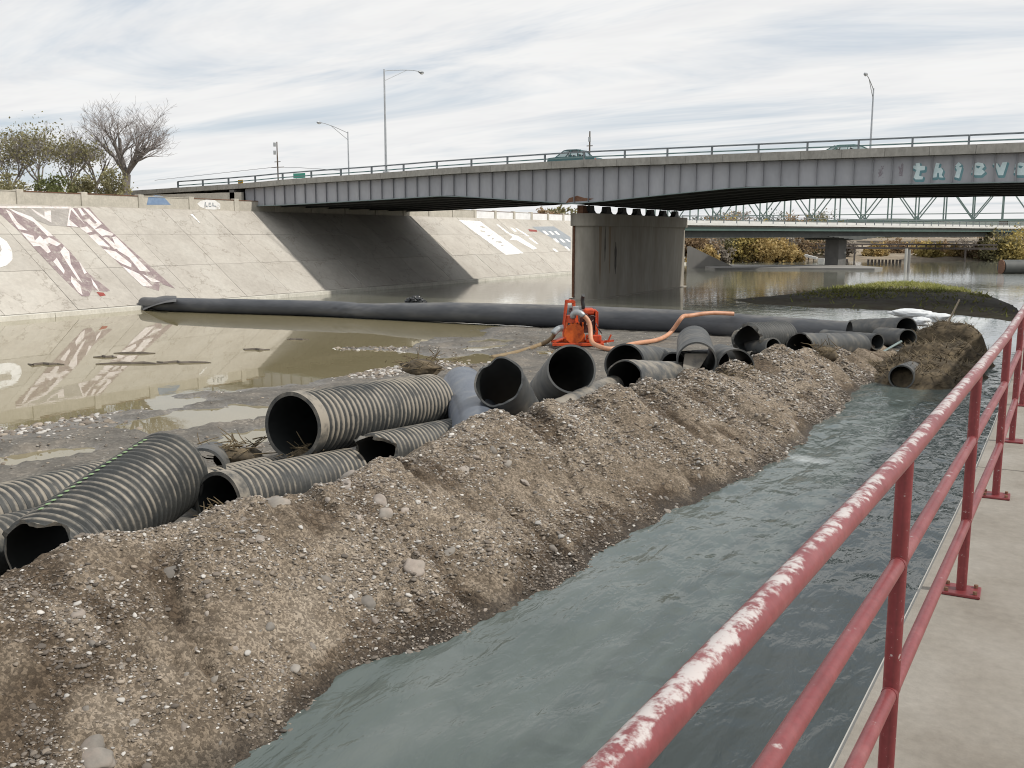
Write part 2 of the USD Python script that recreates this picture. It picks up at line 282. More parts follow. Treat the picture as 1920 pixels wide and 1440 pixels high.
mat('far_pale', [(0.3, (0.52, .52, .50)), (0.7, (0.62, .62, .60))], scale=.5, rough=.8)
mat('truss_green', [(0.3, (0.12, .175, .16)), (0.7, (0.165, .225, .21))], scale=.5, rough=.55)
mat('trestle_brown', [(0.3, (0.10, .08, .07)), (0.7, (0.15, .13, .12))], scale=1, rough=.9)
mat('pole_pale', (0.40, .39, .36), rough=.8)
mat('grass_blade', [(0.25, (0.16, .19, .05)), (0.5, (0.28, .29, .085)), (0.75, (0.42, .38, .15))], scale=.5, rough=.8, transl=.3)
mat('terrain_soil', [(0.3, (0.16, .125, .09)), (0.5, (0.22, .18, .13)), (0.7, (0.27, .235, .18))], scale=.12, rough=.95, fine=(1.0, .3))
mat('sandbar_soil', [(0.3, (0.075, .060, .044)), (0.5, (0.10, .085, .058)), (0.7, (0.115, .112, .06))], scale=.5, rough=.9, fine=(3, .3), bump=.5, bscale=6, bdist=.05)

LOOK['car_pane'] = usdkit.material(stage, '/World/Looks/car_pane', {'f': ('fresnel', {'IOR': 1.5}), 't': ('transparent_bsdf', {'color': (.62, .68, .68)}), 'g': ('glossy_bsdf', {'roughness': .03, 'color': (1, 1, 1)}), 'm': ('mix_closure', {})}, [('f.fac', 'm.fac'), ('t.BSDF', 'm.closure1'), ('g.BSDF', 'm.closure2')], surface='m.closure')
# gravel with its own two-scale build-up (dry tan crust, wet brown patches, embedded grit)
LOOK['gravel'] = usdkit.material(stage, '/World/Looks/gravel', {
    'geo': ('geometry', {}), 'sep': ('separate_xyz', {}),
    'n1': ('noise_texture', {'dimensions': '3D', 'scale': .75, 'detail': 10.0, 'roughness': .72}),
    'r1': ('rgb_ramp', {'ramp': [(0.30, (0.088, .069, .051)), (0.44, (0.122, .098, .073)), (0.55, (0.165, .136, .105)), (0.70, (0.212, .181, .146))]}),
    'v': ('voronoi_texture', {'dimensions': '3D', 'feature': 'f1', 'scale': 30.0, 'detail': 1.0}),
    'vr': ('separate_color', {'color_type': 'rgb'}),
    'vc': ('rgb_ramp', {'ramp': [(0.0, (0.62, .60, .58)), (0.55, (0.95, .94, .92)), (0.85, (1.25, 1.24, 1.22)), (1.0, (2.0, 2.0, 2.0))]}),
    'mm': ('mix_color', {'blend_type': 'multiply', 'fac': .85}),
    'at': ('attribute', {'attribute': 'wear'}), 'dn': ('noise_texture', {'dimensions': '3D', 'scale': 5.0, 'detail': 6.0, 'roughness': .7}), 'da': ('math', {'math_type': 'add'}), 'dr': ('map_range', {'range_type': 'smoothstep', 'from_min': .72, 'from_max': 1.35, 'to_min': 0.0, 'to_max': .88, 'clamp': True}), 'dm': ('mix_color', {'blend_type': 'mix'}), 'dc': ('mix_color', {'blend_type': 'multiply', 'fac': 1.0, 'b': (.40, .36, .32)}),
    'hz': ('map_range', {'from_min': 0.02, 'from_max': 0.26, 'to_min': 0.48, 'to_max': 1.0, 'clamp': True, 'range_type': 'smoothstep'}),
    'nz': ('math', {'math_type': 'multiply_add', 'value2': .3, 'value3': -.15}), 'za': ('math', {'math_type': 'add'}),
    'wet': ('mix_color', {'blend_type': 'multiply', 'fac': 1.0}),
    'rg': ('map_range', {'from_min': 0.02, 'from_max': 0.2, 'to_min': 0.45, 'to_max': 0.95, 'clamp': True}),
    'bn': ('noise_texture', {'dimensions': '3D', 'scale': 14.0, 'detail': 8.0, 'roughness': .72}),
    'b1': ('bump', {'strength': .7, 'distance': .05}), 'b2': ('bump', {'strength': .6, 'distance': .015, 'invert': True}),
    'p': ('principled_bsdf', {'specular_ior_level': .3})},
    [('geo.position', 'n1.vector'), ('n1.fac', 'r1.fac'), ('geo.position', 'v.vector'), ('v.color', 'vr.color'), ('vr.r', 'vc.fac'),
     ('r1.color', 'mm.a'), ('vc.color', 'mm.b'), ('geo.position', 'sep.vector'), ('n1.fac', 'nz.value1'), ('sep.z', 'za.value1'), ('nz.value', 'za.value2'), ('za.value', 'hz.value'),
     ('geo.position', 'dn.vector'), ('at.fac', 'da.value1'), ('dn.fac', 'da.value2'), ('da.value', 'dr.value'), ('dr.result', 'dm.fac'), ('mm.result', 'dm.a'), ('mm.result', 'dc.a'), ('dc.result', 'dm.b'),
     ('dm.result', 'wet.a'), ('hz.result', 'wet.b'), ('wet.result', 'p.base_color'), ('za.value', 'rg.value'), ('rg.result', 'p.roughness'),
     ('geo.position', 'bn.vector'), ('bn.fac', 'b1.height'), ('v.distance', 'b2.height'), ('b1.normal', 'b2.normal'), ('b2.normal', 'p.normal')], surface='p.BSDF')
# wet mud: gloss and tone follow its height above the water
LOOK['mud'] = usdkit.material(stage, '/World/Looks/mud', {
    'geo': ('geometry', {}), 'sep': ('separate_xyz', {}),
    'n1': ('noise_texture', {'dimensions': '3D', 'scale': .7, 'detail': 8.0, 'roughness': .65}),
    'r1': ('rgb_ramp', {'ramp': [(0.3, (0.085, .078, .068)), (0.5, (0.125, .115, .10)), (0.65, (0.175, .155, .13)), (0.8, (0.235, .20, .16))]}),
    'v': ('voronoi_texture', {'dimensions': '3D', 'feature': 'f1', 'scale': 14.0}), 'vr': ('separate_color', {'color_type': 'rgb'}),
    'vc': ('rgb_ramp', {'ramp': [(0.0, (0.7,) * 3), (0.8, (1.05,) * 3), (0.97, (1.4,) * 3), (1.0, (2.0,) * 3)]}),
    'mm': ('mix_color', {'blend_type': 'multiply', 'fac': .7}),
    'rg': ('map_range', {'from_min': 0.01, 'from_max': 0.12, 'to_min': 0.22, 'to_max': 0.9, 'clamp': True}),
    'bn': ('noise_texture', {'dimensions': '3D', 'scale': 6.0, 'detail': 8.0, 'roughness': .7}), 'b1': ('bump', {'strength': .6, 'distance': .05}),
    'p': ('principled_bsdf', {'specular_ior_level': .4})},
    [('geo.position', 'n1.vector'), ('n1.fac', 'r1.fac'), ('geo.position', 'v.vector'), ('v.color', 'vr.color'), ('vr.r', 'vc.fac'), ('r1.color', 'mm.a'), ('vc.color', 'mm.b'), ('mm.result', 'p.base_color'),
     ('geo.position', 'sep.vector'), ('sep.z', 'rg.value'), ('rg.result', 'p.roughness'), ('geo.position', 'bn.vector'), ('bn.fac', 'b1.height'), ('b1.normal', 'p.normal')], surface='p.BSDF')

def water(name, ramp, scale, bumps, rough, stretch=(1, 1, 1), foam=()):
    """bumps: (noise scale, strength, distance) one over the other; foam: (x, y, rx, ry, amount) white water round a point"""
    N = {'geo': ('geometry', {}), 'map': ('mapping', {'mapping_type': 'point', 'scale': stretch}), 'n': ('noise_texture', {'dimensions': '3D', 'scale': scale, 'detail': 5.0, 'distortion': .8}),
         'r': ('rgb_ramp', {'ramp': ramp}), 'p': ('principled_bsdf', {'ior': 1.333, 'roughness': rough, 'specular_ior_level': .5})}
    L = [('geo.position', 'map.vector'), ('map.vector', 'n.vector'), ('n.fac', 'r.fac')]; col = 'r.color'; prev = None
    for i, (s, st, di) in enumerate(bumps):
        N[f'bn{i}'] = ('noise_texture', {'dimensions': '3D', 'scale': s, 'detail': 3.0, 'roughness': .55, 'distortion': .7}); N[f'b{i}'] = ('bump', {'strength': st, 'distance': di})
        L += [('map.vector', f'bn{i}.vector'), (f'bn{i}.fac', f'b{i}.height')]
        if prev: L.append((prev, f'b{i}.normal'))
        prev = f'b{i}.normal'
    if prev: L.append((prev, 'p.normal'))
    for i, (x, y, rx, ry, amt) in enumerate(foam):
        k = f'f{i}'
        N[k + 'm'] = ('mapping', {'mapping_type': 'point', 'location': (-x / rx, -y / ry, 0), 'scale': (1 / rx, 1 / ry, 0)}); N[k + 'l'] = ('vector_math', {'math_type': 'length'})
        N[k + 'n'] = ('noise_texture', {'dimensions': '3D', 'scale': 2.2 / min(rx, ry) + 1.2, 'detail': 7.0, 'roughness': .7}); N[k + 's'] = ('math', {'math_type': 'subtract'})
        N[k + 'r'] = ('map_range', {'range_type': 'smoothstep', 'from_min': -.45, 'from_max': .25, 'to_min': 0.0, 'to_max': amt, 'clamp': True}); N[k + 'x'] = ('mix_color', {'blend_type': 'mix', 'b': (0.62, .66, .67)})
        N[k + 'h'] = ('math', {'math_type': 'multiply', 'value2': .75})
        L += [('geo.position', k + 'm.vector'), (k + 'm.vector', k + 'l.vector1'), ('geo.position', k + 'n.vector'), (k + 'l.value', k + 'h.value1'), (k + 'n.fac', k + 's.value1'), (k + 'h.value', k + 's.value2'), (k + 's.value', k + 'r.value'), (k + 'r.result', k + 'x.fac'), (col, k + 'x.a')]
        col = k + 'x.result'
    L.append((col, 'p.base_color'))
    LOOK[name] = usdkit.material(stage, '/World/Looks/' + name, N, L, surface='p.BSDF')
water('pool_water', [(0.3, (0.165, .142, .083)), (0.7, (0.20, .172, .105))], .12, [(1.2, .05, .02)], .015)
water('upstream_water', [(0.3, (0.10, .10, .08)), (0.7, (0.13, .13, .10))], .06, [(.55, .22, .06), (2.6, .25, .03)], .03, (1, .45, 1),
      foam=[(-1.5, 78, 9, 28, .75), (-3.5, 128, 16, 16, .7), (-2.5, 53, 4, 3, .4)])
water('river_water', [(0.3, (0.074, .093, .088)), (0.5, (0.090, .110, .104)), (0.75, (0.118, .136, .130))], .45, [(.7, .55, .13), (2.2, .45, .06), (6.0, .35, .022)], .03, (1.6, .6, 1),
      foam=[(-3.0, 37.0, 2.4, .8, .85), (-4.3, 22.6, .5, .35, .4)])

# ------------------------------------------------------------------ ground, river bed, water
TOE_X, TOE_Z, TOP_X, TOP_Z = -55.2, 0.32, -64.3, 7.35
WALK_Z = 3.51
def rail_x(y): return np.interp(y, [-6, -1, .98, 2.95, 4.95, 6.8, 9.7, 20, 80], [-.95, -.545, -.392, -.277, -.185, -.105, -.02, .22, 1.6])
ys = np.unique(np.r_[np.linspace(-400, -20, 9), np.linspace(-20, 180, 41), np.linspace(180, 420, 49), np.linspace(420, 2500, 20)])
xs = np.unique(np.r_[np.linspace(-2200, -120, 14), np.linspace(-120, -64.9, 14), np.linspace(-64.9, -50, 8), np.linspace(-50, 10, 25), np.linspace(10, 120, 23), np.linspace(120, 2200, 14)])
XX, YY = np.meshgrid(xs, ys, indexing='ij')
ZL = np.interp(XX, [-65.4, -64.8, -54.5, 1.6, 4.0], [7.0, 6.9, -1.4, -1.4, 3.3])
far_start = 196 + 0.10 * (XX + 25)
bank = np.clip((YY - far_start) / 26, 0, 1); bank = bank * bank * (3 - 2 * bank)
ZF = np.where(XX < -60, 6.0, .9) + np.clip((YY - 255) / 60, 0, 1) * np.where(XX < -60, 1.0, 3.0) + 1.2 * (meshkit.fbm(np.stack([XX * .03, YY * .03, 0 * XX], -1), 3, 3) - .5)
ZG = ZL * (1 - bank) + np.maximum(ZF, ZL * 0 - 1) * bank
# the right bank beyond the walkway drops to a rough shore
rb = (XX > 2) & (YY > 75)
ZG = np.where(rb & (YY < 400), np.minimum(ZG, np.clip((XX + 2) * .12, -.3, 3.0) + 1.0 * (meshkit.fbm(np.stack([XX * .1, YY * .1, 0 * XX], -1), 3, 5) - .4)), ZG)
single('ground', grid(np.stack([XX, YY, ZG], -1)[:, ::-1]), 'terrain_soil', kind='structure', smooth=True)

pool = grid(np.stack(list(np.meshgrid(np.linspace(-56, -9.0, 60), np.linspace(-60, 48.2, 60), indexing='ij')) + [np.zeros((60, 60))], -1)[:, ::-1])
single('pool_water', pool, 'pool_water', kind='structure', smooth=True)
gx, gy = np.meshgrid(np.r_[np.linspace(-9.0, 1.0, 110)], np.r_[np.linspace(-30, 2, 20), np.linspace(2.2, 30, 240), np.linspace(30.3, 48.2, 70)], indexing='ij')
q = np.stack([gx * 1.0, gy * .55, 0 * gx], -1)
amp = np.clip((-(gx) - .0) / .8, 0, 1) * 0 + 1
wz = .085 * (meshkit.fbm(q * .9, 3, 11) - .5) + .06 * (meshkit.fbm(q * 2.6, 3, 21) - .5)
wz *= np.clip((47.8 - gy) / 3, 0, 1) * np.clip((gx + 8.9) / .8, 0, 1)
single('river_water', grid(np.stack([gx, gy, wz], -1)[:, ::-1]), 'river_water', kind='structure', smooth=True)
ux, uy = np.meshgrid(np.linspace(-56, 40, 60), np.linspace(48.2, 260, 80), indexing='ij')
single('upstream_water', grid(np.stack([ux, uy, 0 * ux], -1)[:, ::-1]), 'upstream_water', kind='structure', smooth=True)

# mud flat on the left with puddles
def poly(px, z=0.0): return Polygon([tuple(at(x, y, z)[:2]) for x, y in px])
land = poly([(-260, 900), (-160, 845), (0, 807), (70, 797), (120, 789), (200, 776), (262, 758), (330, 742), (385, 733), (425, 735), (480, 727), (540, 720), (600, 712), (660, 705), (720, 692), (765, 686), (815, 683), (850, 675), (800, 668),
             (770, 661), (740, 657), (640, 655), (640, 651), (770, 652), (790, 640), (812, 632), (850, 632), (905, 630), (900, 623), (870, 618), (930, 613), (1000, 612), (1080, 610), (1700, 615), (1740, 640), (1620, 700), (1450, 800), (1200, 900), (900, 1100), (400, 1500), (-500, 1500), (-500, 1000)]).buffer(0)
puddles = [poly(p) for p in ([(232, 806), (262, 790), (330, 775), (440, 761), (508, 764), (505, 784), (400, 796), (310, 812)], [(360, 846), (420, 818), (505, 802), (520, 822), (430, 848)], [(250, 768), (300, 750), (376, 747), (388, 752), (300, 768)], [(838, 683), (860, 670), (900, 664), (938, 668), (936, 680), (880, 686)],
                             [(838, 655), (900, 651), (950, 646), (950, 650), (890, 658)], [(820, 644), (930, 636), (1000, 640), (930, 644)], [(1010, 660), (1045, 658), (1045, 668), (1012, 668)], [(0, 862), (60, 850), (160, 842), (160, 850), (30, 872)])]
gx, gy = np.meshgrid(np.arange(-48, -3.5, .16), np.arange(3.5, 50, .16), indexing='ij')
pts = shapely.points(gx.ravel(), gy.ravel())
inside = shapely.contains(land, pts); dist = shapely.distance(land.exterior, pts); sd = np.where(inside, dist, -dist).reshape(gx.shape)
q = np.stack([gx, gy, 0 * gx], -1)
n1 = meshkit.fbm(q * .5, 4, 31) - .5; n2 = meshkit.fbm(q * 2.3, 3, 37) - .5
gz = np.where(sd > 0, .14 * (1 - np.exp(-sd / 1.3)), .5 * sd) + n1 * .22 * np.clip(sd + .4, 0, 1) + n2 * .09
pd = np.full(gx.shape, 9.0)
for p in puddles:
    ins = shapely.contains(p, pts); d = shapely.distance(p.exterior, pts); pd = np.minimum(pd, np.where(ins, -d, d).reshape(gx.shape))
kp = np.clip((pd + .25 + n2 * .8) / .8, 0, 1)
gz = np.where(pd < 1.2, np.minimum(gz * kp + (-.12) * (1 - kp) + .02 * kp, gz + .05), np.maximum(gz, np.where(sd > .6, .012, -9)))
gz = np.maximum(gz, -1.2)
CYX = ([-12, 6.1, 7.5, 9.0, 10.3, 11.8, 16, 18, 20.5, 24.5, 31.4, 35, 39, 50], [-9.6, -9.6, -9.9, -9.4, -9.05, -8.9, -9.6, -9.05, -8.65, -8.6, -7.5, -6.6, -5.6, -3.5])
gz = np.where(gx > np.interp(gy, *CYX) + .2, -1.2, gz)
def mud_z(x, y):
    i = np.clip(((np.asarray(x) + 48) / .16).astype(int), 0, gx.shape[0] - 1); j = np.clip(((np.asarray(y) - 3.5) / .16).astype(int), 0, gx.shape[1] - 1); return gz[i, j]
mudflat = thing('mudflat', kind='structure')
part(mudflat, 'mud_surface', grid(np.stack([gx, gy, gz], -1)[:, ::-1]), 'mud', smooth=True)

# ------------------------------------------------------------------ gravel bank
fY = [-12, 0, 6.33, 8.6, 10.1, 12.2, 15.6, 18.35, 23, 29.4, 35.1, 38.4, 44]; fX = [-6.8, -6.6, -6.55, -6.55, -6.1, -5.8, -5.1, -5.05, -4.55, -4.65, -5.1, -4.8, -4.7]
cY = [-12, 0, 6.1, 7.5, 9.0, 10.3, 11.8, 14, 16, 18, 20.5, 24.0, 25.6, 27.4, 29.6, 31.0, 33, 35, 39, 44]; cX = [-9.6, -9.6, -9.6, -9.9, -9.4, -9.05, -8.9, -9.3, -9.6, -9.05, -8.65, -8.5, -8.2, -7.9, -7.5, -7.4, -7.0, -6.8, -6.4, -6.2]
cZ = [1.5, 1.5, 1.5, 1.52, 1.5, 1.5, 1.48, 1.42, 1.44, 1.5, 1.5, 1.45, 1.28, 1.12, 1.2, 1.5, 1.35, 1.0, .6, .5]
def bank_fields(y, t):
    """t: 0 under water on the right, 1 the crest, 2 the far foot on the left; returns points and how damp the soil is"""
    y, t = np.broadcast_arrays(np.asarray(y, float), np.asarray(t, float))
    xf = np.interp(y, fY, fX) + .42 * (meshkit.fbm(np.stack([y * .55, 0 * y, 0 * y + 3], -1), 4, 41) - .5) * 2; xc = np.interp(y, cY, cX) + .25 * (meshkit.fbm(np.stack([y * .7, 0 * y, 0 * y + 9], -1), 3, 42) - .5); zc = np.interp(y, cY, cZ)
    u = t
    x = np.where(u < 1, (xf + .9) + (xc - xf - .9) * u, xc - (u - 1) * 3.2)
    prof = np.interp(u, [0, .27, .34, .45, .7, .86, .95, 1.0, 1.06, 1.2, 1.6, 2.0], [-.42, 0.0, .15, .29, .66, .90, .98, 1.0, .98, .80, .30, -.1])
    z = np.where(prof < 0, prof * .9, prof * zc)
    q = np.stack([x, y, 0 * x], -1); dx = x - xc
    warp = 1.2 * (meshkit.fbm(q * .5, 2, 40) - .5)
    g = np.stack([(y + .55 * dx + warp) * 1.0, .22 * dx, 0 * x], -1)
    rid = meshkit.fbm(g * 1.15, 3, 47); rid2 = 1 - np.abs(2 * meshkit.fbm(g * [2.3, 1.6, 1], 2, 48) - 1)
    land = np.clip(z * 3, .12, 1); face = np.clip(1.25 - np.abs(u - .68), 0, 1)
    clod = meshkit.fbm(q * 2.6, 3, 53) - .5
    z = z + land * (.20 * (meshkit.fbm(q * .55, 4, 43) - .5) + face * (.62 * (rid - .5) + .16 * (rid2 - .6)) + .17 * clod + .09 * (meshkit.fbm(q * 6.5, 2, 57) - .5)) + .03 * (meshkit.noise(q * 16, 59) - .5) + .012 * (meshkit.noise(q * 33, 61) - .5)
    damp = 2.2 * (.50 - rid) + 1.3 * (.60 - rid2) * .6 + 2.2 * (meshkit.fbm(q * .8 + 5, 4, 65) - .52) - .9 * clod + np.clip((.34 + .5 * (meshkit.fbm(q * 1.4, 3, 66) - .5) - z) * 3.5, 0, 1.2)
    return np.stack([x, y, z], -1), np.clip(damp + .34 + .25 * np.clip((9 - y) / 4, 0, 1), 0, 1)
def bank_point(y, t): return bank_fields(y, t)[0]
by = np.unique(np.r_[np.arange(-12, 3, .4), np.arange(3, 16, .03), np.arange(16, 26, .05), np.arange(26, 44, .09)])
bt = np.unique(np.r_[np.linspace(0, .2, 8), np.linspace(.2, 1.1, 84), np.linspace(1.1, 2, 22)])
bankP, bankD = bank_fields(by[:, None], bt[None, :]); bankm = grid(bankP[:, ::-1])
gravel = thing('gravel_bank', kind='structure')
part(gravel, 'bank_surface', bankm, 'gravel', smooth=True, wear=bankD[:, ::-1].ravel())

def stone_mesh(seed, sub=1):
    r = np.random.default_rng(seed); b = trimesh.creation.icosphere(sub); v = np.array(b.vertices)
    v *= (1 + .75 * (meshkit.noise(v * 1.5 + seed * 3.1, seed) - .5))[:, None]
    return trimesh.Trimesh(v * [1, r.uniform(.6, .9), r.uniform(.38, .62)], b.faces, process=False)
def rotm(r):
    q = trimesh.transformations.random_rotation_matrix(r.random(3))[:3, :3]; return q
def bank_normal(y, t):
    a = bank_point(y, t); b = bank_point(y + .05, t); c = bank_point(y, t + .02); n = np.cross(b - a, c - a); n *= np.sign(n[..., 2:]); return a, n / np.linalg.norm(n, axis=-1, keepdims=True)
PROTO = [stone_mesh(s, 1) for s in range(6)]
def instancer(parent, name, positions, scales, mats, seed, flat=None):
    r = np.random.default_rng(seed); path = fresh(parent, name); pi = UsdGeom.PointInstancer.Define(stage, path); rel = pi.CreatePrototypesRel(); LOC[path] = np.zeros(3); k = 0
    for mt in mats:
        for s in range(3):
            p = f'{path}/pebble_{k:03d}' if k else f'{path}/pebble'; usdkit.mesh(stage, p, PROTO[(k * 2 + s) % 6], LOOK[mt], smooth=True); rel.AddTarget(p); k += 1
    n = len(positions); rot = r.normal(size=(n, 4)); 
    if flat is not None:            # lie roughly flat: turn about z, a little tilt
        a = r.uniform(0, 2 * np.pi, n); tl = r.normal(0, .25, (n, 2)); rot = np.stack([np.cos(a / 2), tl[:, 0] * .5, tl[:, 1] * .5, np.sin(a / 2)], 1)
    rot /= np.linalg.norm(rot, axis=1, keepdims=True)
    pi.CreatePositionsAttr(Vt.Vec3fArray.FromNumpy(np.asarray(positions, np.float32))); pi.CreateScalesAttr(Vt.Vec3fArray.FromNumpy((np.asarray(scales)[:, None] * np.ones(3)).astype(np.float32)))
    pi.CreateOrientationsAttr(Vt.QuathArray([Gf.Quath(float(w), float(x), float(y), float(z)) for w, x, y, z in rot]))
    pi.CreateProtoIndicesAttr(Vt.IntArray.FromNumpy(flat.astype(np.int32) if flat is not None and np.ndim(flat) else r.integers(0, k, n).astype(np.int32)))
    props(pi.GetPrim(), kind='stuff'); return path
# pebbles: dense, small ones everywhere, in patches
r = np.random.default_rng(71); n = 105000
yy = 3.5 + 34.5 * r.random(n) ** 1.35; tt = r.uniform(.24, 1.12, n)
P, Dm = bank_fields(yy, tt); dens = meshkit.fbm(P * [.8, .8, .8], 4, 73); keep = r.random(n) < np.clip((dens - .42) * 6.0, .05, 1); P = P[keep]; yy = yy[keep]; Dm = Dm[keep]
sc = np.clip(r.lognormal(math.log(.0118), .52, len(P)), .005, .05) * np.interp(yy, [4, 14, 30], [.95, 1.15, 1.7])
idx = np.where(r.random(len(P)) < .40, r.integers(0, 3, len(P)), np.where(r.random(len(P)) < .66, r.integers(3, 6, len(P)), r.integers(6, 9, len(P))))
idx[(r.random(len(P)) < .65) & ((P[:, 2] < .22) | (Dm > .65))] %= 3
P[:, 2] += sc * .15
instancer(gravel, 'pebbles', P, sc, ['pebble_dark', 'pebble_tan', 'pebble_pale'], 79, flat=idx)
# bigger stones one by one
r = np.random.default_rng(83); k = 0
spots = [(178, 1396, .17), (183, 1424, .15), (680, 968, .10), (712, 940, .13), (775, 1064, .17), (925, 845, .13), (720, 965, .12), (650, 885, .15), (515, 940, .19), (650, 908, .14), (1040, 1030, .11), (320, 1075, .13), (870, 880, .14), (985, 905, .12), (690, 1130, .12), (610, 1085, .09)]
cand = []
for px, py, s in spots:
    ts, ysg = np.meshgrid(np.linspace(.25, 1.05, 160), np.linspace(4, 30, 520)); q = bank_point(ysg, ts); uv = prj(q); d = np.hypot(uv[..., 0] - px, uv[..., 1] - py); i = np.unravel_index(np.argmin(d), d.shape); cand.append((ysg[i], ts[i], s))
while len(cand) < 270:
    y = 4.5 + 30 * r.random() ** 1.5; t = r.uniform(.25, 1.05); s = np.clip(r.lognormal(math.log(.036), .42), .024, .095) * np.interp(y, [4, 30], [.95, 1.6]); cand.append((y, t, s))
for y, t, s in cand:
    a, nrm = bank_normal(np.array(y), np.array(t)); m = stone_mesh(int(r.integers(0, 9999)), 2 if s > .09 else 1); v = np.array(m.vertices) * s
    ang = r.uniform(0, 6.28); X = np.array([math.cos(ang), math.sin(ang), 0]); X -= nrm * (X @ nrm); X /= np.linalg.norm(X); Yv = np.cross(nrm, X)
    v = a + nrm * s * r.uniform(-.30, -.02) + v[:, :1] * X + v[:, 1:2] * Yv + v[:, 2:] * nrm
    part(gravel, 'stone', (v, m.faces), 'stone_mix', smooth=True)
# pebbles on the mud flat, and the little stone spit
r = np.random.default_rng(91)
M = np.stack([r.uniform(-40, -8, 16000), r.uniform(6, 47, 16000)], 1); z = mud_z(M[:, 0], M[:, 1]); dn = meshkit.fbm(np.c_[M * .5, 0 * z], 3, 93); ok = (z > .02) & (r.random(len(z)) < np.clip((dn - .42) * 5, .04, 1))
M = np.c_[M[ok], z[ok]]
spit = np.array([at(*p)[:2] for p in ((690, 703), (760, 694), (830, 684), (700, 692), (640, 655), (735, 656), (20, 806), (130, 788))]); S = []
for c, s_, m_ in zip(spit, (.5, .6, .6, .4, .5, .5, .7, .7), (300, 450, 450, 150, 110, 120, 160, 160)):
    a = c + r.normal(0, s_, (m_, 2)) * [1.3, .8]; S.append(np.c_[a, np.maximum(mud_z(a[:, 0], a[:, 1]), -.02)])
S = np.vstack(S); S = S[shapely.distance(land, shapely.points(S[:, 0], S[:, 1])) < .35]
Q = np.vstack([M, S]); scq = np.r_[np.clip(r.lognormal(math.log(.03), .4, len(M)), .014, .1), np.clip(r.lognormal(math.log(.07), .35, len(S)), .03, .17)]
idq = np.where(r.random(len(Q)) < .45, r.integers(0, 3, len(Q)), np.where(r.random(len(Q)) < .55, r.integers(3, 6, len(Q)), r.integers(6, 9, len(Q))))
instancer(mudflat, 'pebbles', Q, scq, ['pebble_dark', 'pebble_tan', 'pebble_pale'], 97, flat=idq)

# ------------------------------------------------------------------ levee on the left
SV = np.array([TOP_X - TOE_X, 0, TOP_Z - TOE_Z]); SL = np.linalg.norm(SV); SU = SV / SL; SN = np.cross([0, 1.0, 0], SU); SN *= np.sign(SN[0])
S0 = np.array([TOE_X, 0, TOE_Z])
def slope_uv(px, py):               # photo pixel -> (along river, up the slope)
    d = ray(px, py); t = ((S0 - CAM) @ SN) / (d @ SN); p = CAM + d * t; return (p[1], (p - S0) @ SU)
def on_slope(polyg, lift, th=.004): return prism(polyg, th, S0 + SN * lift, np.array([0, 1.0, 0]), SU, SN)
levee = thing('levee_slope', kind='structure')
Y0, Y1 = -15.0, 172.0
base = box2((0, 0, 0), (1, 1, 1)); v = np.array([[TOE_X + .05, Y0, -1.3], [TOE_X, Y0, TOE_Z], [TOP_X, Y0, TOP_Z], [TOP_X - 1.2, Y0, TOP_Z], [TOP_X - 1.2, Y0, -1.3]]); v[1:3] -= SN * .06; v[3, 2] -= .06
w = v.copy(); w[:, 1] = Y1; tri = [[0, 1, 2], [0, 2, 3], [0, 3, 4]]; f = [t[::-1] for t in tri] + [[a + 5 for a in t] for t in tri]
for i in range(5): j = (i + 1) % 5; f += [[i, j, j + 5], [i, j + 5, i + 5]]
part(levee, 'levee_core', (np.vstack([v, w]), np.array(f)[:, ::-1]), 'joint_dirt')
rows = [0.0, SL * .36, SL * .70, SL]
r = np.random.default_rng(101); k = 0
for i, y in enumerate(np.arange(Y0, Y1 - .1, 5.2)):
    ye = min(y + 5.2, Y1)
    for a, b in zip(rows[:-1], rows[1:]):
        jit = r.uniform(-.012, .012)
        part(levee, 'slab', prism(Polygon([(y + .018, a + .014), (ye - .018, a + .014), (ye - .018, b - .014), (y + .018, b - .014)]), .05, S0 + SN * (-.055 + jit), np.array([0, 1.0, 0]), SU, SN), 'levee_concrete')
for y in np.arange(Y0, Y1, 11.0):
    part(levee, 'toe_ledge', box2((TOE_X + .02, y + .02, -1.3), (TOE_X + .62, min(y + 10.98, Y1), TOE_Z - .03)), 'ledge_concrete')
part(levee, 'crest_path', box2((TOP_X - 1.1, Y0, TOP_Z - .4), (TOP_X - .02, Y1, TOP_Z + .0)), 'levee_concrete')
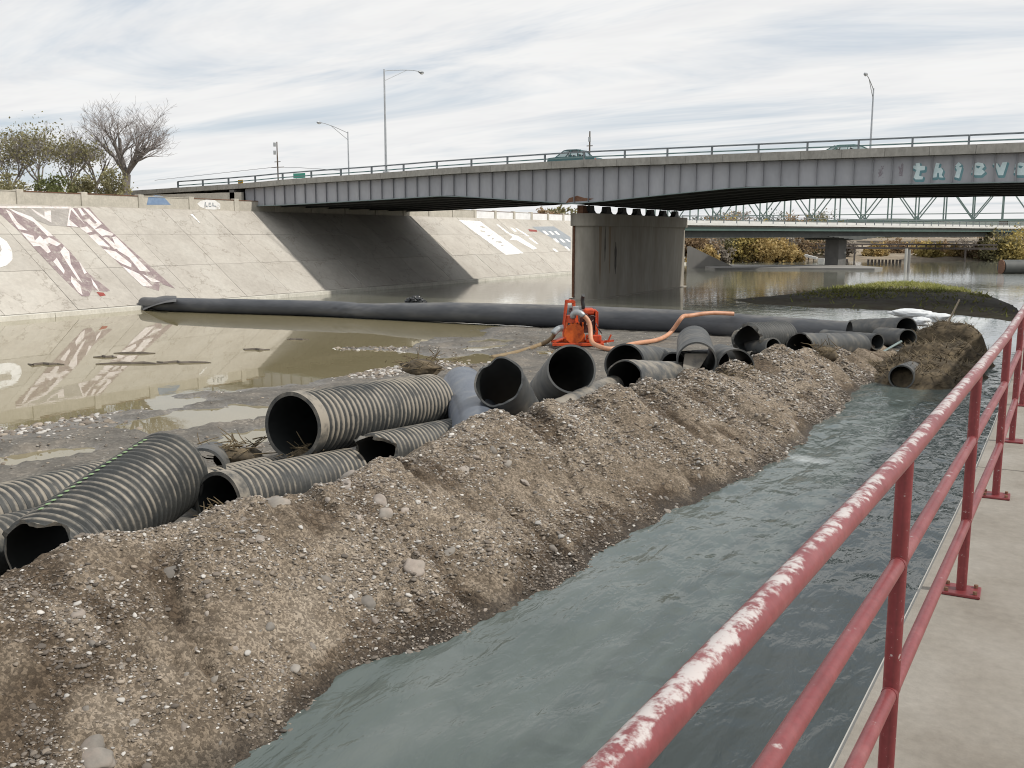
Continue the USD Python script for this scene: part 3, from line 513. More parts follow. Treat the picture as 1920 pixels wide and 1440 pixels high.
# paint on the slope
def c8(p): return [slope_uv(x / 4.8, 370 + y / 4.8) for x, y in p]
def c4(p): return [slope_uv(740 + x / 5.333, 370 + y / 5.333) for x, y in p]
def U(lst): return shapely.union_all([Polygon(p).buffer(0) for p in lst])
purple = U([c8([(0, 98), (45, 98), (270, 190), (350, 258), (500, 358), (640, 500), (800, 690), (990, 838), (955, 852), (830, 832), (800, 892), (735, 892), (560, 722), (300, 450), (150, 285), (0, 150)]),
            c8([(632, 98), (800, 92), (880, 185), (1000, 305), (1170, 460), (1360, 628), (1575, 822), (1440, 775), (1430, 842), (1290, 800), (1100, 625), (930, 465), (800, 335), (715, 272), (600, 262)])])
greyp = U([c8([(110, 104), (632, 100), (602, 262), (440, 252), (290, 192)])])
pink = U([c8(p) for p in ([(50, 108), (95, 135), (155, 225), (248, 300), (165, 288), (110, 210)], [(60, 93), (290, 180), (482, 352), (428, 352), (300, 222), (150, 150)], [(190, 315), (300, 348), (312, 392), (358, 345), (392, 382), (440, 360), (547, 420), (512, 442), (440, 412), (420, 430), (457, 490), (430, 507), (360, 440), (300, 442)],
     [(575, 440), (622, 492), (637, 602), (742, 772), (700, 742), (590, 572), (540, 490)], [(510, 545), (582, 662), (575, 692), (478, 580)], [(640, 708), (722, 792), (742, 882), (700, 852), (638, 760)], [(820, 728), (872, 800), (892, 852), (838, 792)], [(700, 558), (782, 680), (758, 692)], [(268, 93), (400, 172), (400, 130), (456, 118), (462, 228), (330, 152)],
     [(0, 80), (640, 86), (640, 102), (0, 97)], [(625, 98), (652, 95), (762, 242), (692, 172), (640, 112), (622, 200), (705, 270), (603, 257)], [(698, 98), (722, 98), (768, 160), (738, 168)], [(742, 93), (792, 108), (917, 240), (850, 288), (758, 205), (802, 193), (852, 242), (872, 230)], [(718, 275), (782, 263), (832, 310), (780, 322)], [(848, 290), (902, 278), (1022, 330), (1010, 347), (950, 342), (918, 352)],
     [(798, 345), (862, 333), (992, 452), (888, 432)], [(928, 365), (962, 358), (1077, 460), (1030, 467)], [(1008, 360), (1042, 353), (1352, 672), (1258, 662), (1160, 542), (1060, 480)], [(928, 465), (1042, 490), (1182, 600), (1180, 632), (1100, 600), (1010, 542)], [(1098, 620), (1252, 690), (1372, 802), (1288, 802), (1178, 702)], [(1278, 690), (1442, 760), (1370, 767)])])
part(levee, 'graffiti_shade', on_slope(purple, .006), 'paint_purple', 'faded purple backing of the tall letters painted on the slope')
part(levee, 'graffiti_shade', on_slope(greyp.difference(purple), .008), 'paint_grey', 'brownish grey block joining the two painted legs')
part(levee, 'graffiti_letter', on_slope(pink, .013), 'paint_pink', 'pale pink block strokes of the tall letters')
part(levee, 'graffiti_spot', on_slope(U([c8([(868, 853), (930, 858), (952, 884), (900, 892)])]), .010), 'paint_red', 'small dark red oval near the water')
part(levee, 'graffiti_letter', on_slope(U([c8([(-200, 330), (0, 358), (60, 400), (108, 478), (112, 560), (60, 612), (0, 632), (-200, 640)])]).difference(U([c8([(-150, 420), (0, 428), (17, 470), (0, 502), (-150, 520)])])), .010), 'paint_white', 'rounded white letter cut by the left edge')
part(levee, 'graffiti_mark', on_slope(U([c8([(1712, 155), (1730, 150), (1795, 222), (1800, 238)])]), .010), 'paint_white')
part(levee, 'graffiti_letter', on_slope(U([c4([(640, 228), (850, 238), (1290, 560), (1110, 576)])]).difference(U([c4(p) for p in ([(840, 285), (880, 285), (910, 310), (880, 310)], [(850, 330), (905, 338), (900, 352), (860, 345)], [(920, 380), (965, 375), (940, 395)], [(970, 410), (1000, 405), (975, 425)], [(1010, 440), (1060, 442), (1075, 458), (1040, 455)], [(1060, 480), (1095, 478), (1070, 492)])])), .010), 'paint_white', 'tall white block letter with grey nicks beyond the bridge shadow')
part(levee, 'graffiti_letter', on_slope(U([c4(p) for p in ([(1015, 272), (1035, 272), (1150, 360), (1230, 385), (1425, 510), (1385, 522), (1220, 430), (1150, 425), (1180, 395), (1110, 350)], [(1205, 310), (1225, 310), (1350, 390), (1325, 390)], [(1335, 405), (1365, 405), (1440, 468), (1420, 468)], [(1150, 305), (1175, 305), (1230, 340), (1200, 345)])]), .010), 'paint_white', 'white zigzag letter right of the tall block letter')
part(levee, 'graffiti_shade', on_slope(U([c4([(1370, 295), (1590, 290), (1760, 400), (1760, 520), (1690, 490), (1560, 400)])]), .007), 'paint_slate')
part(levee, 'graffiti_letter', on_slope(U([c4(p) for p in ([(1475, 335), (1500, 335), (1545, 375), (1515, 375)], [(1535, 338), (1560, 338), (1600, 372), (1575, 375)], [(1590, 340), (1615, 340), (1655, 375), (1630, 375)], [(1580, 412), (1610, 412), (1650, 452), (1620, 452)], [(1645, 415), (1670, 415), (1710, 450), (1685, 452)], [(1705, 418), (1730, 418), (1760, 445), (1745, 448)], [(1575, 515), (1600, 512), (1640, 545), (1610, 545)], [(1695, 492), (1720, 492), (1760, 535), (1740, 535)])]), .013), 'paint_white')
part(levee, 'graffiti_spot', on_slope(U([c4([(1335, 318), (1420, 328), (1425, 345), (1350, 342)])]), .009), 'paint_red')
# parapet wall along the crest
wall = thing('parapet_wall', 'long tan concrete parapet wall with square pillars along the levee crest', 'wall', (TOP_X - .3, 60, TOP_Z))
pill = sorted([atX(px, 372, TOP_X - .15)[1] for px in (37, 157, 262, 358)]); gap = float(np.mean(np.diff(pill))); yp = np.arange(pill[0] - 4 * gap, 172, gap)
for i, y in enumerate(yp):
    part(wall, 'pillar', bevel_box((TOP_X - .30, y, TOP_Z + .53), (.48, .55, 1.10), .02), 'wall_concrete')
    if i + 1 < len(yp):
        far = y > 108
        part(wall, 'wall_panel', box2((TOP_X - .42, y + .285, TOP_Z - .3), (TOP_X - .16, yp[i + 1] - .285, TOP_Z + .92)), 'wall_white' if far else 'wall_concrete', 'panel painted white' if far else None)
        part(wall, 'coping', box2((TOP_X - .46, y + .28, TOP_Z + .925), (TOP_X - .12, yp[i + 1] - .28, TOP_Z + .985)), 'rust' if i % 3 else 'wall_concrete')
def on_wall(px, lift=0.0): return Polygon([(lambda p: (p[1], p[2]))(atX(x, y, TOP_X - .16)) for x, y in px]).buffer(0)
def wall_paint(pg, lift): return prism(pg, .004, np.array([TOP_X - .16 + lift, 0, 0]), np.array([0, 1.0, 0]), np.array([0, 0, 1.0]), np.array([1.0, 0, 0]))
part(wall, 'graffiti_patch', wall_paint(on_wall([(275, 384), (278, 370), (292, 366), (306, 368), (320, 384)]), .004), 'paint_blue', 'blue bubble letters on the wall')
blob = on_wall([(371, 382), (376, 378), (388, 375), (402, 376), (412, 383), (412, 391), (400, 392), (386, 391), (376, 387)]).buffer(.05)
part(wall, 'graffiti_patch', wall_paint(blob, .004), 'paint_white', 'white rounded tag on the wall')
part(wall, 'graffiti_lettering', wall_paint(shapely.union_all([on_wall(p) for p in ([(384, 379), (386, 379), (385, 387), (383, 387)], [(386, 386), (389, 386), (389, 388), (386, 388)], [(391, 380), (395, 380), (395, 382), (392, 382), (392, 387), (391, 387)], [(392, 383), (395, 383), (395, 384), (392, 384)], [(392, 386), (396, 386), (396, 388), (392, 388)], [(398, 380), (400, 380), (400, 387), (398, 387)], [(400, 385), (405, 386), (405, 388), (400, 387)])]), .010), 'paint_slate')

# ------------------------------------------------------------------ the road bridge
BY, BY2 = 69.4, 94.5
prof_x = np.array([-90, -77.3, -66, -60, -49.7, -43.4, -31.5, -24.8, -18.8, 20, 60])
curb_top = np.array([9.4, 9.68, 9.95, 10.20, 10.45, 10.66, 10.88, 10.87, 10.88, 10.83, 10.7])
curb_bot = curb_top - np.array([.42, .43, .46, .48, .50, .51, .56, .56, .56, .62, .62])
gird_x = np.array([-66, -60, -49.7, -43.4, -38, -31.5, -25, -18.8, -12.6, 20, 60]); gird_b = np.array([7.83, 7.92, 8.22, 8.42, 8.02, 7.56, 8.08, 8.55, 8.50, 8.40, 8.3])
ct = lambda x: np.interp(x, prof_x, curb_top); cb = lambda x: np.interp(x, prof_x, curb_bot); gb = lambda x: np.interp(x, gird_x, gird_b)
bridge = thing('road_bridge', 'long grey steel girder road bridge with concrete curb crossing the channel', 'bridge', (-32, 82, 7))
XA, XB = -66.0, 24.0
def quadbox(x0, x1, y0, y1, zlo, zhi):      # a box whose top and bottom follow the bridge profile
    zz = [(zlo(x0), zhi(x0)), (zlo(x1), zhi(x1))]; v = []
    for x, (lo, hi) in zip((x0, x1), zz): v += [(x, y0, lo), (x, y1, lo), (x, y1, hi), (x, y0, hi)]
    f = [[0, 3, 2], [0, 2, 1], [4, 5, 6], [4, 6, 7]]
    for i in range(4): j = (i + 1) % 4; f += [[i, j, j + 4], [i, j + 4, i + 4]]
    return trimesh.Trimesh(np.array(v, float), np.array(f), process=False)
STIFF = np.arange(XA, XB + .1, 1.22)
for a, b in zip(STIFF[:-1], STIFF[1:]):
    part(bridge, 'web_panel', quadbox(a + .012, b - .012, BY, BY + .03, lambda x: gb(x) + .03, lambda x: cb(x) - .02), 'girder_paint')
    part(bridge, 'stiffener', quadbox(b - .012, b + .012, BY - .17, BY + .02, lambda x: gb(x) + .03, lambda x: cb(x) - .03), 'stiffener_paint')
for a, b in zip(STIFF[:-1:4], np.r_[STIFF[4::4], STIFF[-1]]):
    n = 3; xs_ = np.linspace(a, b, n)
    part(bridge, 'bottom_flange', cat_([quadbox(p + .002, q_ - .002, BY - .21, BY + .21, lambda x: gb(x) - .025, lambda x: gb(x) + .027) for p, q_ in zip(xs_[:-1], xs_[1:])]), 'flange_green')
for a in np.arange(-88, XB, 2.72):
    b = a + 2.70
    part(bridge, 'curb_block', quadbox(a, b, BY - .55, BY + .35, cb, ct), 'curb_concrete')
    part(bridge, 'curb_block', quadbox(a, b, BY2 - .35, BY2 + .3, cb, ct), 'curb_concrete')
seg = np.unique(np.r_[np.linspace(-88, XB, 30), -66, -43.4, -31.5])
part(bridge, 'road_deck', cat_([quadbox(a, b, BY + .36, BY2 - .36, lambda x: cb(x) + .02, lambda x: ct(x) - .22) for a, b in zip(seg[:-1], seg[1:])]), 'asphalt')
GY = np.linspace(BY + 3.3, BY2 - .6, 7)
gs = np.unique(np.r_[np.linspace(XA, XB, 24), gird_x[(gird_x >= XA) & (gird_x <= XB)]])
for y in GY:
    part(bridge, 'girder', cat_([quadbox(a, b, y - .02, y + .02, lambda x: gb(x) + .03, lambda x: cb(x)) for a, b in zip(gs[:-1], gs[1:])] + [quadbox(a, b, y - .2, y + .2, lambda x: gb(x) - .025, lambda x: gb(x) + .025) for a, b in zip(gs[:-1], gs[1:])]), 'girder_dark')
for x in np.arange(XA + 3, XB, 6.1):
    part(bridge, 'cross_frame', cat_([bar((x, a + .03, cb(x) - .3), (x, b - .03, cb(x) - .3), .12) for a, b in zip(np.r_[BY + .03, GY[:-1]], GY)] + [bar((x, a + .03, gb(x) + .3), (x, b - .03, cb(x) - .4), .1) for a, b in zip(np.r_[BY + .03, GY[:-1]], GY)]), 'girder_dark')
abut = thing('bridge_abutment', 'dark concrete abutment where the road bridge meets the levee crest', 'abutment', (XA - 1, 82, 6))
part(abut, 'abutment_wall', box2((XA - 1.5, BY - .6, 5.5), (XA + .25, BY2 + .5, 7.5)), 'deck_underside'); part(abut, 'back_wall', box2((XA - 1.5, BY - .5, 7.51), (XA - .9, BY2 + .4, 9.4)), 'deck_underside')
part(abut, 'wing_wall', box2((XA - 22, BY - .5, 6.2), (XA - .02, BY - .2, 9.15)), 'wall_concrete')
# letters painted on the girder
def c6(p): return Polygon([(lambda q_: (q_[0], q_[2]))(atY(1600 + x / 6, 250 + y / 6, BY - .004)) for x, y in p]).buffer(0)
ee = [(1350, 350), (1400, 330), (1455, 340), (1472, 375), (1440, 403), (1477, 435), (1440, 467), (1370, 467), (1333, 440), (1345, 410), (1385, 400), (1343, 380)]; eh = [(1380, 362), (1432, 370), (1410, 395), (1384, 385)]
letters = [[[(705, 340), (745, 335), (748, 370), (805, 370), (800, 410), (750, 415), (735, 480), (782, 490), (775, 515), (700, 515), (683, 495), (715, 410), (673, 388), (680, 365), (708, 370)]],
           [[(933, 335), (967, 340), (950, 400), (985, 388), (1007, 420), (990, 470), (1010, 495), (970, 492), (965, 440), (940, 442), (935, 490), (898, 496), (910, 420)]],
           [[(1150, 385), (1217, 385), (1187, 502), (1143, 490), (1170, 410)], [(1150, 365), (1185, 328), (1212, 355), (1180, 377)]], [ee],
           [[(1573, 345), (1615, 338), (1650, 400), (1680, 330), (1727, 325), (1682, 467), (1635, 467), (1610, 390)]], [[(x + 477, y) for x, y in ee]]]
yax = dict(ex=np.array([1.0, 0, 0]), ey=np.array([0, 0, 1.0]), ez=np.array([0, -1.0, 0]))
stiff_cut = shapely.union_all([shapely.box(s - .05, 5, s + .05, 13) for s in STIFF])
for i, L_ in enumerate(letters):
    g = shapely.union_all([c6(p) for p in L_]).buffer(.05).buffer(-.03)
    hole = c6(eh if i == 3 else [(x + 477, y) for x, y in eh]) if i in (3, 5) else Polygon()
    sh = affinity.translate(g, .05, -.10).buffer(.07).difference(stiff_cut)
    part(bridge, 'letter_shadow', prism(sh, .003, (0, BY - .003, 0), **yax), 'letter_teal'); part(bridge, 'letter', prism(g.difference(hole).difference(stiff_cut), .003, (0, BY - .009, 0), **yax), 'letter_pale', 'pale painted letter ' + 'thieve'[i])
r = np.random.default_rng(5)
for cx, cy in ((315, 430), (535, 420)):
    pl = [c6([(cx + a, cy + b), (cx + a + 14, cy + b - 6), (cx + c, cy + d), (cx + c - 12, cy + d + 10)]) for a, b, c, d in zip(r.uniform(-40, 30, 9), r.uniform(-80, 70, 9), r.uniform(-30, 40, 9), r.uniform(-70, 80, 9))]
    part(bridge, 'faint_tag', prism(shapely.union_all([p for p in pl if p.is_valid and p.area > 0]), .003, (0, BY - .003, 0), **yax), 'tag_faint')
part(bridge, 'rust_patch', prism(Polygon([(-32.6, 7.64), (-31.9, 7.75), (-30.7, 7.8), (-30.2, 7.95), (-31.0, 8.02), (-31.6, 8.2), (-32.3, 8.02)]), .003, (0, BY - .003, 0), **yax), 'rust')
# bridge railing
def railing(y, label, side):
    rl = thing('bridge_railing', label, 'railing', (-32, y, 10.9))
    px_ = np.arange(-74.5, XB - .5, 3.35); n = len(px_)
    for x in px_: part(rl, 'post', bevel_box((x, y, ct(x) + .29), (.12, .16, .58), .01), 'rail_metal')
    for a, b in zip(px_[:-1], px_[1:]):
        part(rl, 'top_rail', bar((a + .01, y, ct(a) + .60), (b - .01, y, ct(b) + .60), .16, .10), 'rail_metal')
        part(rl, 'lower_rail', bar((a + .062, y, ct(a) + .22), (b - .062, y, ct(b) + .22), .06, .09), 'rail_teal')
railing(BY - .25, 'grey metal railing along the near edge of the road bridge', 0)
railing(BY2 + .0, 'grey metal railing along the far edge of the road bridge', 1)

# pier: wall with rounded noses, cap band, and a scalloped top that carries the girders
PXC, PY0, PY1 = -32.0, 70.9, 95.2
def stadium(x, y0, y1, hw): return LineString([(x, y0 + hw), (x, y1 - hw)]).buffer(hw, quad_segs=12)
pier = thing('bridge_pier', 'tall wall-like concrete bridge pier with rounded ends and rust streaks', 'pier', (PXC, (PY0 + PY1) / 2, 0))
E3 = dict(ex=np.array([1.0, 0, 0]), ey=np.array([0, 1.0, 0]), ez=np.array([0, 0, 1.0]))
part(pier, 'shaft', prism(stadium(PXC, PY0, PY1, .95), 7.3, (0, 0, -1.4), **E3), 'pier_concrete', smooth=35)
part(pier, 'footing', prism(stadium(PXC, PY0 - .3, PY1 + .3, 1.25), 1.55, (0, 0, -1.5), **E3), 'pier_concrete', smooth=35)
part(pier, 'cap_band', prism(stadium(PXC, PY0 - .22, PY1 + .22, 1.17), .98, (0, 0, 5.9), **E3), 'pier_concrete', smooth=35)
GA = np.r_[BY + .1, GY]                     # pedestals under each girder, wider at the bottom: half-round gaps between them
for i, y in enumerate(GA):
    if not (PY0 - .3 < y < PY1 + .3): y = np.clip(y, PY0 + .2, PY1 - .2)
    lo = 1.3; pr = [(y - lo, 6.88), (y + lo, 6.88), (y + .80, 6.96), (y + .48, 7.15), (y + .34, 7.52), (y - .34, 7.52), (y - .48, 7.15), (y - .80, 6.96)]
    pr = [(np.clip(a, PY0 - .05, PY1 + .05), b) for a, b in pr]
    part(pier, 'bearing_pedestal', prism(Polygon(pr), .5, (PXC - .25, 0, 0), ex=np.array([0, 1.0, 0]), ey=np.array([0, 0, 1.0]), ez=np.array([1.0, 0, 0])), 'rust' if i == 0 else 'girder_dark')
stain = np.random.default_rng(3)
for y, w_, z0, z1, mt in ((PY0 + 1.9, .32, 1.2, 5.85, 'rust_stain'), (PY0 + 3.9, .25, 2.0, 5.85, 'rust_stain'), (PY0 + 5.2, .28, 1.9, 4.6, 'black_stain'), (PY0 + 2.9, .15, 3.0, 5.85, 'black_stain')):
    zz = np.linspace(z0, z1, 9); hw = w_ * (.25 + .75 * np.linspace(0, 1, 9) ** .6) * stain.uniform(.7, 1.2, 9)
    if mt == 'black_stain': hw = w_ * np.sin(np.linspace(.15, 3.0, 9)) * stain.uniform(.6, 1.2, 9)
    part(pier, 'stain', prism(Polygon(list(zip(y - hw, zz)) + list(zip((y + hw)[::-1], zz[::-1]))).buffer(0), .003, (PXC + .952, 0, 0), ex=np.array([0, 1.0, 0]), ey=np.array([0, 0, 1.0]), ez=np.array([1.0, 0, 0])), mt)
part(pier, 'drain_pipe', tube([(PXC - .62, PY0 + .12, 6.9), (PXC - .62, PY0 + .12, .2)], .11, 10), 'rust')

# street lamps on the bridge
def lamp(label, x, y, z, top, arm, sgn):
    L = thing('street_lamp', label, 'street lamp', (x, y, z), group=None)
    part(L, 'pole', tube([(x, y, z), (x, y, z + top)], [.11, .065], 10), 'galvanised', smooth=True)
    part(L, 'base_plate', box((x, y, z + .06), (.4, .4, .12)), 'grey_metal')
    ya = np.linspace(0, arm, 9); za = z + top - .15 + .75 * np.sin(np.linspace(0, 1.35, 9))
    part(L, 'arm', tube(np.c_[np.full(9, x), y + sgn * ya, za], .035, 6), 'galvanised'); part(L, 'brace', tube(np.c_[np.full(5, x), y + sgn * np.linspace(0, arm * .62, 5), np.linspace(z + top - .95, za[5] - .02, 5)], .028, 6), 'galvanised')
    hy = y + sgn * (arm + .25); hd = part(L, 'lamp_head', lump((x, hy, za[-1] - .03), (.17, .42, .13), 3, 2, .05), 'galvanised', smooth=True); part(hd, 'lens', lump((x, hy + sgn * .05, za[-1] - .12), (.13, .26, .10), 4, 2, .02), 'lamp_lens', smooth=True)
pN = atY(724, 325, BY - .2); lamp('tall grey lamp post on the near bridge curb with its arm reaching right', pN[0], BY - .2, ct(pN[0]), 8.6, 5.4, 1)
pA = atY(655, 322, BY2); lamp('grey lamp post on the far side of the bridge left of the tallest lamp', pA[0], BY2 - .1, ct(pA[0]), atY(655, 247, BY2)[2] - ct(pA[0]), 5.0, -1)
pB = atY(1633, 262, BY2); lamp('grey lamp post behind the bridge railing at the right of the green car', pB[0], BY2 - .1, ct(pB[0]), atY(1633, 166, BY2)[2] - ct(pB[0]), 4.6, -1)

# cars
def sedan(label, x, y, z, sgn, paint, L=4.5, H=1.42, W=1.75):
    C_ = thing('car', label, 'car', (x, y, z))
    def place(v): v = np.asarray(v, float); return np.c_[x + sgn * v[:, 0], y + v[:, 1], z + v[:, 2]]
    out = [(-L / 2, .28), (L / 2 - .05, .28), (L / 2, .5), (L / 2 - .05, .82), (L * .30, .92), (-L * .30, .93), (-L / 2 + .06, .86), (-L / 2, .6)]
    e = trimesh.creation.extrude_polygon(Polygon(out).buffer(.06, quad_segs=3).buffer(-.03), W, engine='earcut'); v = e.vertices; v = np.c_[v[:, 0], v[:, 2] - W / 2, v[:, 1]]
    body = part(C_, 'body', (place(v), e.faces), paint)
    gh = np.array([(-L * .34, .92), (-L * .20, H - .06), (-L * .12, H), (L * .10, H), (L * .16, H - .04), (L * .33, .91)]); inset = lambda zz: W / 2 - .06 - .22 * (zz - .92) / (H - .92)
    rf = np.array([(-L * .16, H - .05), (-L * .10, H), (L * .10, H), (L * .17, H - .05)]); vt = [(a, sd * inset(b), b - o_) for o_ in (0, .05) for sd in (-1, 1) for a, b in rf]
    from scipy.spatial import ConvexHull
    hl = ConvexHull(np.array(vt)); rm = trimesh.Trimesh(np.array(vt), hl.simplices); trimesh.repair.fix_normals(rm); part(C_, 'roof', (place(rm.vertices), rm.faces), paint)
    for s in (-1, 1):
        for (a0, z0), (a1, z1) in (((-L * .33, .93), (-L * .16, H - .05)), ((-L * .02, .93), (-L * .02, H - .02)), ((L * .16, .93), (L * .13, H - .03)), ((L * .32, .92), (L * .17, H - .05))):
            pm = bar((a0, s * inset(.93), z0), (a1, s * (inset(z1) - .02), z1), .07); part(C_, 'pillar', (place(pm.vertices), pm.faces), paint)
        for a0, a1, b0, b1 in ((-L * .31, -L * .04, -L * .15, -L * .04), (-L * .005, L * .145, -L * .005, L * .12), (L * .175, L * .30, L * .145, L * .165)):
            part(C_, 'window', (place([(a0, s * inset(.94), .95), (a1, s * inset(.94), .95), (b1, s * (inset(H - .06) - .01), H - .06), (b0, s * (inset(H - .06) - .01), H - .06)]), np.array([[0, 1, 2], [0, 2, 3]])), 'car_pane')
    for a0, a1 in ((-L * .32, -L * .155), (L * .31, L * .165)): part(C_, 'windscreen', (place([(a0, -inset(.95), .95), (a0, inset(.95), .95), (a1, inset(H - .06) - .03, H - .06), (a1, -inset(H - .06) + .03, H - .06)]), np.array([[0, 1, 2], [0, 2, 3]])), 'car_pane')
    for sx_ in (-L * .06, L * .14):
        for s in (-.4, .4): part(C_, 'seat', (place(bevel_box((sx_, s, .85), (.14, .5, .6), .05).vertices), bevel_box((sx_, s, .85), (.14, .5, .6), .05).faces), 'tyre')
    for ax in (-L * .31, L * .30):
        for s in (-1, 1):
            w = trimesh.creation.cylinder(.32, .2, sections=18); v = w.vertices[:, [0, 2, 1]] + [ax, s * (W / 2 - .1), .32]; wp = part(C_, 'wheel', (place(v), w.faces), 'tyre')
            w2 = trimesh.creation.cylinder(.19, .215, sections=14); part(wp, 'rim', (place(w2.vertices[:, [0, 2, 1]] + [ax, s * (W / 2 - .1), .32]), w2.faces), 'grey_metal')
    for s in (-1, 1): part(C_, 'headlight', (place(lump((-L / 2 + .02, s * .6, .68), (.05, .18, .09), 2, 1, 0).vertices), lump((0, 0, 0), (1, 1, 1), 2, 1, 0).faces), 'lamp_lens'); part(C_, 'tail_light', (place(lump((L / 2 - .02, s * .62, .68), (.05, .18, .09), 2, 1, 0).vertices), lump((0, 0, 0), (1, 1, 1), 2, 1, 0).faces), 'paint_red')
pc = atY(1078, 290, 74.5); sedan('dark teal sedan driving left over the bridge above the pier', pc[0], 74.5, ct(pc[0]) - .22, 1, 'car_teal', 4.25, 1.55)
pc = atY(1590, 276, 79.6); sedan('pale green car mostly hidden behind the bridge curb below the right lamp post', pc[0], 79.6, ct(pc[0]) - .21, -1, 'car_green', 5.2, 1.40)
# road signs, utility poles, wires
sg = atY(561, 329, 99); S_ = thing('road_sign', 'green road sign seen through the bridge railing', 'sign', (sg[0], 99, 8.5)); part(S_, 'panel', bevel_box((sg[0], 99, sg[2] - .02), (2.0, .05, .62), .02), 'sign_green'); part(S_, 'sign_post', box2((sg[0] - .6, 99.03, 8.0), (sg[0] - .52, 99.1, sg[2])), 'galvanised'); part(S_, 'sign_post', box2((sg[0] + .52, 99.03, 8.0), (sg[0] + .6, 99.1, sg[2])), 'galvanised')
sg = atY(451, 341, BY - .06); S_ = thing('road_sign', 'small yellow road sign with a black arrow on the bridge railing', 'sign', (sg[0], BY - .06, 9)); part(S_, 'panel', bevel_box((sg[0], BY - .06, sg[2]), (.62, .03, .36), .01), 'sign_yellow'); part(S_, 'arrow', prism(Polygon([(-.2, -.04), (.02, -.04), (.02, -.11), (.2, 0), (.02, .11), (.02, .04), (-.2, .04)]), .004, (sg[0], BY - .078, sg[2]), **yax), 'sign_black'); part(S_, 'bracket', box2((sg[0] - .03, BY - .2, sg[2] - .05), (sg[0] + .03, BY - .08, sg[2] + .05)), 'galvanised')
def pole(label, px, ytop, Y, base):
    t = atY(px, ytop, Y); o = thing('utility_pole', label, 'utility pole', (t[0], Y, base)); part(o, 'mast', tube([(t[0], Y, base), (t[0], Y, t[2])], [.17, .11], 8), 'wood_pole')
    return o, t
o, t1 = pole('wooden utility pole with transformers standing behind the left bridge ramp', 519, 266, 140, 6); x, z = t1[0], t1[2]
for dz, dx in ((.45, -.3), (1.9, -.35)): part(o, 'transformer', tube([(x + dx, 139.7, z - dz - .4), (x + dx, 139.7, z - dz + .3)], .25, 10), 'grey_metal')
for dz, w_ in ((3.6, .7), (4.6, 1.5)): part(o, 'crossarm', bar((x - w_, 140, z - dz), (x + w_, 140, z - dz), .12), 'wood_pole')
o, t2 = pole('thin utility pole top rising behind the teal car', 1106, 246, 140, 6); part(o, 'transformer', tube([(t2[0] + .1, 139.7, t2[2] - 1.6), (t2[0] + .1, 139.7, t2[2] - .9)], .22, 10), 'grey_metal'); part(o, 'crossarm', bar((t2[0] - .5, 140, t2[2] - 2.2), (t2[0] + .5, 140, t2[2] - 2.2), .12), 'wood_pole')
for lab, a, b, c in (('thin power line running left from the utility pole', (519, 313), (400, 326), (290, 338)), ('thin power line running right from the utility pole towards the far lamp', (519, 313), (570, 315), (640, 320))):
    single('power_line', tube(spline([atY(*a, 139.9), atY(*b, 141), atY(*c, 142)], 12), .035, 5), 'wire', lab, 'power line')

# ------------------------------------------------------------------ trees on the left bank
def branch_tree(root, height, spread, seed, leaders=5, depth=5, twig=.02, lean=0.0, up=.75, stem=.26):
    r = np.random.default_rng(seed); trunk, limbs, twigs, tips = [], [], [], []
    def grow(p, d, L, rad, k):
        n = 5; P = [p]; dd = d.copy()
        for _ in range(n - 1):
            dd = dd + r.normal(0, .10, 3) + np.array([0, 0, .05 * (1 if k < 3 else .3)]); dd /= np.linalg.norm(dd); P.append(P[-1] + dd * L / (n - 1))
        rr = np.linspace(rad, rad * .62, n); (trunk if k == 0 else limbs if k < 3 else twigs).append(tube(P, rr, 7 if k < 2 else 4 if k < 4 else 3, False))
        if k >= depth: tips.append(P[-1]); tips.append(P[2]); return
        for _ in range(int(r.integers(3, 5)) if k else leaders):
            i = int(r.integers(2, n)) if k else n - 1
            a = r.uniform(0, 6.28); side = np.array([math.cos(a), math.sin(a), 0]); nd = dd * up + side * spread * r.uniform(.5, 1.1) + np.array([0, 0, r.uniform(-.05, .35)]); nd /= np.linalg.norm(nd)
            grow(P[i], nd, L * r.uniform(.58, .80), max(rr[i] * r.uniform(.45, .68), twig), k + 1)
    grow(np.asarray(root, float), np.array([lean, 0, 1.0]), height * stem, height * .018, 0)
    return trunk, limbs, twigs, np.array(tips)
def leaves(C_, n, spread, size, seed):
    r = np.random.default_rng(seed); c = C_[r.integers(0, len(C_), n)] + r.normal(0, spread, (n, 3)); a = r.normal(size=(n, 3)); a /= np.linalg.norm(a, axis=1, keepdims=True); b = np.cross(a, r.normal(size=(n, 3))); b /= np.linalg.norm(b, axis=1, keepdims=True)
    s = size * r.uniform(.5, 1.3, (n, 1)); V = np.stack([c - a * s, c + b * s * .6, c + a * s, c - b * s * .6], 1).reshape(-1, 3); i = np.arange(n) * 4
    return trimesh.Trimesh(V, np.vstack([np.stack([i, i + 1, i + 2], 1), np.stack([i, i + 2, i + 3], 1)]), process=False)
def tree(label, px, depth_, ytop, leaf, nl, seed, name='bare_tree', base=6.4, lsize=.16, lspread=.5, **kw):
    p = atZ(px, 400, depth_); b = np.array([p[0], p[1], base]); h = atZ(px, ytop, depth_)[2] - base
    for _ in range(2):
        tr, li, tw, tips = branch_tree(b, h * kw.get('k', 1.0), kw.get('spread', .6), seed, kw.get('leaders', 5), kw.get('depth', 5), kw.get('twig', .016), 0.0, kw.get('up', .75), kw.get('stem', .26)); top = tips[:, 2].max() - base; kw['k'] = kw.get('k', 1.0) * h / top
    o = thing(name, label, 'tree', b); t = part(o, 'trunk', cat_(tr), 'bark', smooth=True); part(t, 'limb', cat_(li), 'bark', smooth=True)
    if leaf: part(o, 'crown', leaves(tips, nl, lspread, lsize, seed + 5), leaf); part(o, 'twigs', cat_(tw), 'twig')
    else: part(o, 'crown', cat_(tw), 'twig')
